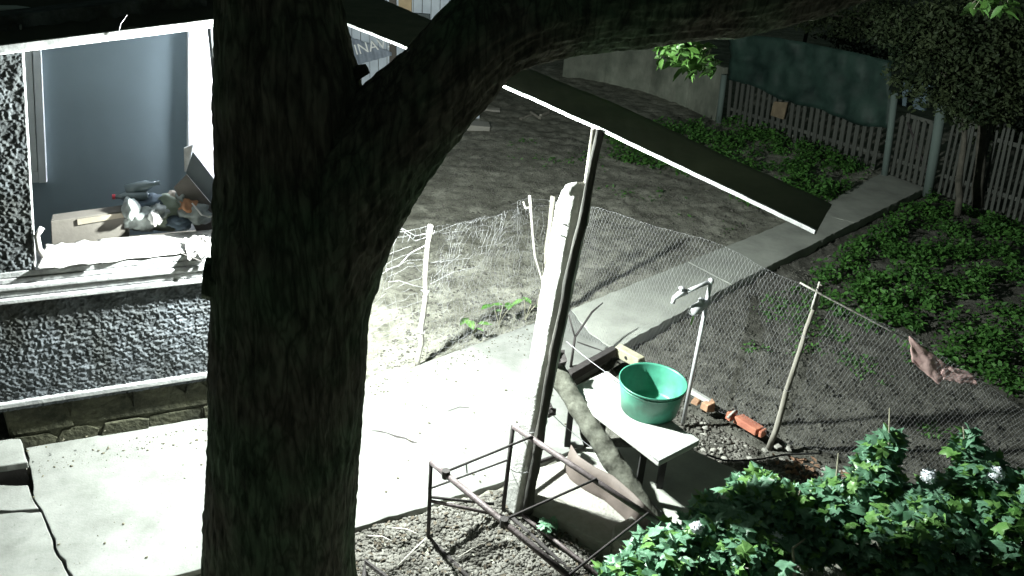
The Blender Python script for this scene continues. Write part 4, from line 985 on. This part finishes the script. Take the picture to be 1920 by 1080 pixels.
# crumpled sheets on the sill
def sill_sheet(pts, name, label, cat, m_, amp=.02, seed=0, z=None):
    """pts: four (u,o) corners on the sill"""
    z = (SZ+.012) if z is None else z
    c4 = [W(u_, o_, z+dz) for u_, o_, dz in pts]
    return tag(cloth_quad(name, c4, m_, 34, 16, amp, 8, seed), label, cat)
us = lambda px, py, o: wp(px, py, o)[0]
sill_sheet([(us(72, 495, .03)-.0, .06, 0), (us(190, 470, .03), .06, 0), (us(190, 440, -.3), -.30, .02), (us(80, 440, -.3), -.30, .02)], 'newspaper', 'crumpled white paper sheet at the left end of the sill', 'paper', m_paper, .016, 3, SZ+.028)
sill_sheet([(us(180, 480, .03), .02, 0), (UJ-.01, .02, 0), (UJ-.01, -.33, .02), (us(180, 440, -.3), -.33, .02)], 'sheet', 'long white cloth spread along the window sill', 'cloth', m_paper, .010, 7, SZ+.02)
sill_sheet([(us(350, 470, .05), .10, -.03), (1.5, .10, -.02), (1.5, -.12, .04), (us(345, 452, -.1), -.12, .03)], 'sheet', 'crumpled stained cloth hanging over the sill beside the trunk', 'cloth', m_paper, .030, 17, SZ+.045)
mb = MB(); uz = [wp(*p, .12) for p in ((75, 440), (66, 455), (70, 480), (80, 495))]; mb.tube([W(u_, .0, z_+.0) for u_, z_ in uz], .018, 8, wob=.2); tag(mb.build('rolled_cloth', m_paper, None, True), 'small rolled cloth wedged against the plaster pillar', 'cloth')
mb = MB(); pA = W(*(lambda t: (t[0], .16, t[1]))(wp(308, 464, .16))); pB = W(*(lambda t: (t[0], .10, t[1]))(wp(382, 492, .10))); mb.tube([pA, pA.lerp(pB, .5)+Vector((0, 0, .004)), pB], [.003, .005, .006], 6)
tag(mb.build('twig', m_dark, None, True), 'dark twig sticking out over the sill edge', 'twig')
# wire hanging at the eave
mb = MB(); e0 = [wp(*p, .23) for p in ((238, 28), (226, 45), (222, 62), (224, 76), (228, 70))]; mb.tube([W(u_, .235, z_) for u_, z_ in e0], .0025, 5); tag(mb.build('wire', m_wire, None, True), 'short twisted wire dangling from the eave above the window', 'wire')

# ------------------------------------------------------------------ far fence, gate, tarp
fa = at(1352, 224); fb_ = at(1660, 322); fc = at(1742, 352); fd = at(2050, 455)
def picket_run(root, a_, b_, n, h, rails=(.25, 1.0), w=.065, skip=()):
    d = (b_-a_); L = d.length; d.normalize(); nrm = Vector((d.y, -d.x, 0)); nrm = nrm if nrm.y < 0 else -nrm; ang = math.atan2(d.y, d.x)
    me = None
    for i in range(n):
        if i in skip: continue
        p = a_+d*L*(i+.5)/n
        if me is None:
            mb = MB(); w2 = w/2; mb.add([(-w2, -.01, 0), (w2, -.01, 0), (w2, -.01, h-.04), (0, -.01, h), (-w2, -.01, h-.04), (-w2, .01, 0), (w2, .01, 0), (w2, .01, h-.04), (0, .01, h), (-w2, .01, h-.04)],
                [(0, 1, 2, 3, 4), (9, 8, 7, 6, 5), (0, 5, 6, 1), (1, 6, 7, 2), (2, 7, 8, 3), (3, 8, 9, 4), (4, 9, 5, 0)]); o = mb.build('picket', m_picket, root); me = o.data
        else:
            o = bpy.data.objects.new('picket', me); COL.objects.link(o); o.parent = root
        o.location = p+nrm*.03+Vector((0, 0, -.04)); o.rotation_euler = (R.uniform(-.02, .02), -.10+R.uniform(-.025, .025), ang+R.uniform(-.05, .05)); o.scale = (R.uniform(.85, 1.1), 1, R.uniform(.94, 1.04))
    for z_ in rails:
        mb = MB(); mb.box((a_+b_)/2+Vector((0, 0, z_))-nrm*.005, (L, .035, .06), Matrix.Rotation(ang, 3, 'Z')); mb.build('rail', m_picket, root)
pf1 = thing('picket_fence', 'weathered wooden picket fence between the grey wall and the gate, tarp behind it', 'fence')
picket_run(pf1, fa+Vector((.1, -.05, 0)), fb_-Vector((.1, -.1, 0)), 25, 1.32, w=.075)
origin(pf1, fa)
pf2 = thing('picket_fence', 'dark weathered picket fence right of the gate under the leafy tree', 'fence')
picket_run(pf2, fc+Vector((.1, -.1, 0)), fd, 27, 1.32, w=.042)
origin(pf2, fc)
gt = thing('gate', 'narrow wooden picket gate at the end of the path', 'gate')
picket_run(gt, fb_.lerp(fc, .12), fb_.lerp(fc, .90), 6, 1.1, w=.065)
g0 = fb_.lerp(fc, .15); g1 = fb_.lerp(fc, .88); mb = MB(); mb.tube([g0+Vector((0, -.05, .9)), g1+Vector((0, -.05, .2))], .02, 6); mb.build('brace', m_dark, gt)
origin(gt, fb_)
for (px, py, tx, ty, r_, lab) in ((1660, 328, 1678, 174, .055, 'bluish gate post on the left of the wooden gate'), (1742, 356, 1766, 196, .075, 'thicker bluish gate post on the right of the wooden gate'), (1348, 226, 1358, 140, .06, 'corner post where the grey wall meets the picket fence')):
    b_ = at(px, py); t_ = aty(tx, ty, b_.y); mb = MB(); mb.tube([b_-Vector((0, 0, .1)), b_.lerp(t_, .5), t_], r_, 10); tag(mb.build('fence_post', m_gpost, None, True), lab, 'post')
# tarp behind the pickets
nrm = Vector(((fb_-fa).y, -(fb_-fa).x, 0)).normalized(); nrm = nrm if nrm.y > 0 else -nrm
def behind(px, py, dd=-.12):
    P0 = fa+nrm*dd; d = Vector(ray(px, py)); t = (P0-Vector(CO)).dot(nrm)/d.dot(nrm); return Vector(CO)+d*t
bot = [behind(*p) for p in ((1366, 150), (1410, 160), (1470, 190), (1540, 206), (1610, 236), (1668, 240))]
topl = [behind(*p) for p in ((1366, 70), (1410, 66), (1470, 72), (1530, 84), (1600, 98), (1672, 114))]
n = 40; B2 = resample(bot, n); T2 = resample(topl, n); P = np.zeros((14, n, 3))
for j in range(14):
    for i in range(n):
        p = B2[i].lerp(T2[i], j/13)+nrm*(.02*math.sin(i*.9+j*.2)+.07*fbm((i*.35, j*.35, 1))); P[j, i] = p
o = gridmesh('tarpaulin', P, m_tarp); o.modifiers.new('s', 'SOLIDIFY').thickness = .004
tag(o, 'dark green tarpaulin hung high behind the picket fence left of the gate', 'tarpaulin')
# tan board leaning on the fence
mb = MB(); q = [behind(*p, -.14) for p in ((1452, 190), (1478, 192), (1470, 224), (1446, 216))]; mb.add(q+[p-nrm*.02 for p in q], [(0, 1, 2, 3), (7, 6, 5, 4), (0, 4, 5, 1), (1, 5, 6, 2), (2, 6, 7, 3), (3, 7, 4, 0)])
tag(mb.build('leaning_board', mat('tan board', (.19, .15, .10), .8, scale=6, var=.3)), 'tan board leaning on the picket fence under the tarpaulin', 'board')
# grey boundary wall of rendered panels
gw = thing('boundary_wall', 'grey rendered panel wall behind the yard above the awning', 'wall')
wl = [at(1056, 139), at(1135, 152), at(1220, 172), at(1290, 196), at(1345, 222)]
for i in range(4):
    a_, b_ = wl[i], wl[i+1]; d = b_-a_; hh = 1.02+(.0, .02, -.01, .0)[i]; mb = MB()
    mb.box((a_+b_)/2+Vector((0, 0, hh/2-.1)), (d.length-.015, .12, hh+.2), Matrix.Rotation(math.atan2(d.y, d.x), 3, 'Z')); mb.build('panel', m_wallg, gw, bevel=.01)
origin(gw, wl[0])
# step kerb near the fence foot
mb = MB(); a_, b_ = at(1375, 222, .03), at(1500, 262, .03); d = b_-a_; mb.box((a_+b_)/2, (d.length, .22, .14), Matrix.Rotation(math.atan2(d.y, d.x), 3, 'Z'), .01); tag(mb.build('kerb_stone', m_wallg, bevel=.01), 'low grey kerb stone along the picket fence foot', 'kerb')
# meter box / sign by gate
mb = MB(); c = behind(1715, 178, .5); mb.box(c, (.5, .06, .42), Matrix.Rotation(math.atan2((fb_-fa).y, (fb_-fa).x), 3, 'Z')); tag(mb.build('mailbox', mat('blue grey metal', (.12, .17, .2), .5, scale=5, var=.2)), 'blue grey metal box above the gate', 'box')

# far trees
def far_tree(label, base, trunk_top, r_, blobs, nleaf, size, seed):
    t = thing('tree', label, 'tree'); rs = np.random.RandomState(seed)
    mb = MB(); pts = [base.lerp(trunk_top, i/6)+Vector((rs.uniform(-.03, .03), 0, 0)) for i in range(7)]; mb.tube(pts, [r_*(1-.07*i) for i in range(7)], 9, wob=.08)
    mb.build('trunk', mat('thin bark', (.13, .12, .10), .95, scale=9, col2=(.05, .05, .04), bump=.8), t, True)
    mb = MB(); P = []
    for (c, rx, ry, rz, w) in blobs:
        mb.tube([trunk_top, trunk_top.lerp(c, .5)+Vector((0, 0, .1)), c], [r_*.5, r_*.35, r_*.15], 6)
        for _ in range(int(nleaf*w)):
            d = rs.normal(size=3); d /= np.linalg.norm(d); q_ = rs.uniform(0.1, 1)**.4; q_ *= 1+.3*noise.noise(Vector(d*2.4)+Vector((seed, c.x, c.y)))
            P.append((c.x+d[0]*rx*q_, c.y+d[1]*ry*q_, c.z+d[2]*rz*q_))
    if blobs:
        mb.build('limb', MATS['thin bark'], t, True); tag(scatter_leaves('crown', np.array(P), size, 'oval', m_dleaf, t, rs=rs, up=.2), kind='stuff')
    origin(t, base); return t
def fb2(px, py, y, rx, ry, rz, w): p = aty(px, py, y); return (p, rx, ry, rz, w)
tb = at(1795, 402); far_tree('slender tree with pale trunk right of the gate', tb, aty(1808, 215, tb.y), .055, [fb2(1760, 130, 11.6, .7, .6, .55, 1.2), fb2(1860, 130, 11.4, .7, .6, .7, 1.2), fb2(1830, 190, 11.3, .6, .5, .35, .8), fb2(1720, 60, 12, .7, .6, .4, .8), fb2(1850, 40, 11.6, .9, .6, .45, 1)], 2500, .072, 3)
tb2 = at(1830, 386); far_tree('dark bare trunk right of the pale slender tree', tb2, aty(1846, 150, tb2.y), .085, [fb2(1880, 100, 11.9, .5, .5, .5, .5)], 1500, .075, 4)
tb3 = at(1905, 395, 0)+Vector((1.2, 1.6, 0)); far_tree('leafy tree beyond the fence in the upper right corner', tb3, tb3+Vector((0, 0, 2.0)), .12, [fb2(1600, 20, 17, 1.2, 1, .6, 1), fb2(1500, 20, 18, .9, .9, .35, .6), fb2(1720, 10, 16, 1.2, 1, .7, 1), fb2(1880, 200, 13, .7, .7, .8, .9), fb2(1640, 70, 17, 1.0, 1, .5, .9), fb2(1790, 70, 15, 1.0, 1, .6, .9)], 2800, .075, 6)

# far lamp glimmer
fl = thing('street_lamp', 'small distant bluish white light high beyond the fence', 'lamp')
c = aty(1524, 8, 21); mb = MB(); mb.add(*sphere(c, .06, 10, sz=1.6)); mb.build('bulb', m_far, fl); mb = MB(); mb.tube([Vector((c.x, c.y, -.1)), c-Vector((0, 0, .1))], .05, 8); mb.build('pole', m_dark, fl); origin(fl, (c.x, c.y, 0))

# shed far behind the yard, seen in the fork of the tree
YS = 15.0
sh_ = thing('shed', 'blue grey boarded shed seen through the fork of the big tree', 'shed')
def S(px, py, y=YS): return aty(px, py, y)
x0 = S(560, 60).x; x1 = S(900, 60).x; zb_ = -.1; zt_ = S(700, -60).z
xx_ = x0; bw = .16; mes = []
while xx_ < x1:
    mb = MB(); mb.box((xx_+bw/2, YS+.05+R.uniform(0, .01), (zb_+zt_)/2), (bw-.012, .03, zt_-zb_), None, .002); mb.build('board', m_shed, sh_); xx_ += bw
mb = MB(); mb.box(((x0+x1)/2, YS+.9, (zb_+zt_)/2), (x1-x0, 1.6, zt_-zb_)); mb.build('body', m_dark, sh_)
mb = MB(); p = S(737, 60); mb.box((p.x, YS-.02, (zb_+zt_)/2), (.12, .08, zt_-zb_)); mb.build('post', m_brown, sh_)
mb = MB(); a_, b_ = S(748, -20), S(772, 28); mb.box(((a_.x+b_.x)/2, YS-.01, (a_.z+b_.z)/2), (abs(b_.x-a_.x), .06, abs(a_.z-b_.z))); mb.build('hatch', mat('ochre board', (.5, .38, .24), .8, scale=6, var=.2), sh_)
mb = MB(); a_, b_ = S(776, 24), S(806, 46); mb.box(((a_.x+b_.x)/2, YS-.03, (a_.z+b_.z)/2), (abs(b_.x-a_.x), .1, abs(a_.z-b_.z))); mb.build('window', m_greyp, sh_)
origin(sh_, (x0, YS, 0))
bn = thing('banner', 'blue grey sacking with faded white letters hanging on the shed', 'banner')
q = [S(652, 68, YS-.12), S(735, 98, YS-.12), S(735, 104, YS-.12), S(668, 122, YS-.12)]
P = np.zeros((8, 24, 3))
for j in range(8):
    for i in range(24):
        p = q[0].lerp(q[1], i/23).lerp(q[3].lerp(q[2], i/23), j/7); P[j, i] = (p.x, p.y+.03*math.sin(i*1.3), p.z)
o = gridmesh('sack', P, mat('sacking', (.32, .36, .43), .9, scale=5, col2=(.2, .23, .28), bump=.3), bn)
tx = bpy.data.curves.new('lettering', 'FONT'); tx.body = 'INAV.-US'; tx.size = .26; tx.extrude = .002; tx.materials.append(m_letter)
tc_ = bpy.data.objects.new('curve', tx); COL.objects.link(tc_); bpy.context.view_layer.update()
tme = bpy.data.meshes.new_from_object(tc_.evaluated_get(bpy.context.evaluated_depsgraph_get())); bpy.data.objects.remove(tc_)
to = bpy.data.objects.new('lettering', tme); COL.objects.link(to); to.parent = bn; pp = S(667, 103, YS-.20); to.location = pp; to.rotation_euler = (math.pi/2, -.28, 0)
origin(bn, q[3])
# rubble in the back of the yard, seen under the limb
for k, (px, py, L, w, h, a_, lab) in enumerate(((890, 236, .55, .3, .1, .1, 'flat broken slab in the back yard left of the awning end'), (900, 205, .8, .12, .06, .05, 'long pale plank behind the flat slab in the back yard'), (985, 218, .4, .05, .05, 1.0, 'short crossed stick right of the flat slab'), (1005, 216, .4, .05, .05, 2.0, 'second crossed stick leaning the other way'), (1022, 214, .35, .05, .06, 1.1, 'third short stick nearest the awning lip'))):
    block(px, py, (L, w, h), a_, m_stone if k < 2 else m_wood, 'slab_piece' if k == 0 else 'plank' if k == 1 else 'stick', lab, 'slab' if k == 0 else 'plank' if k == 1 else 'stick', z=-.03, jit=.02)
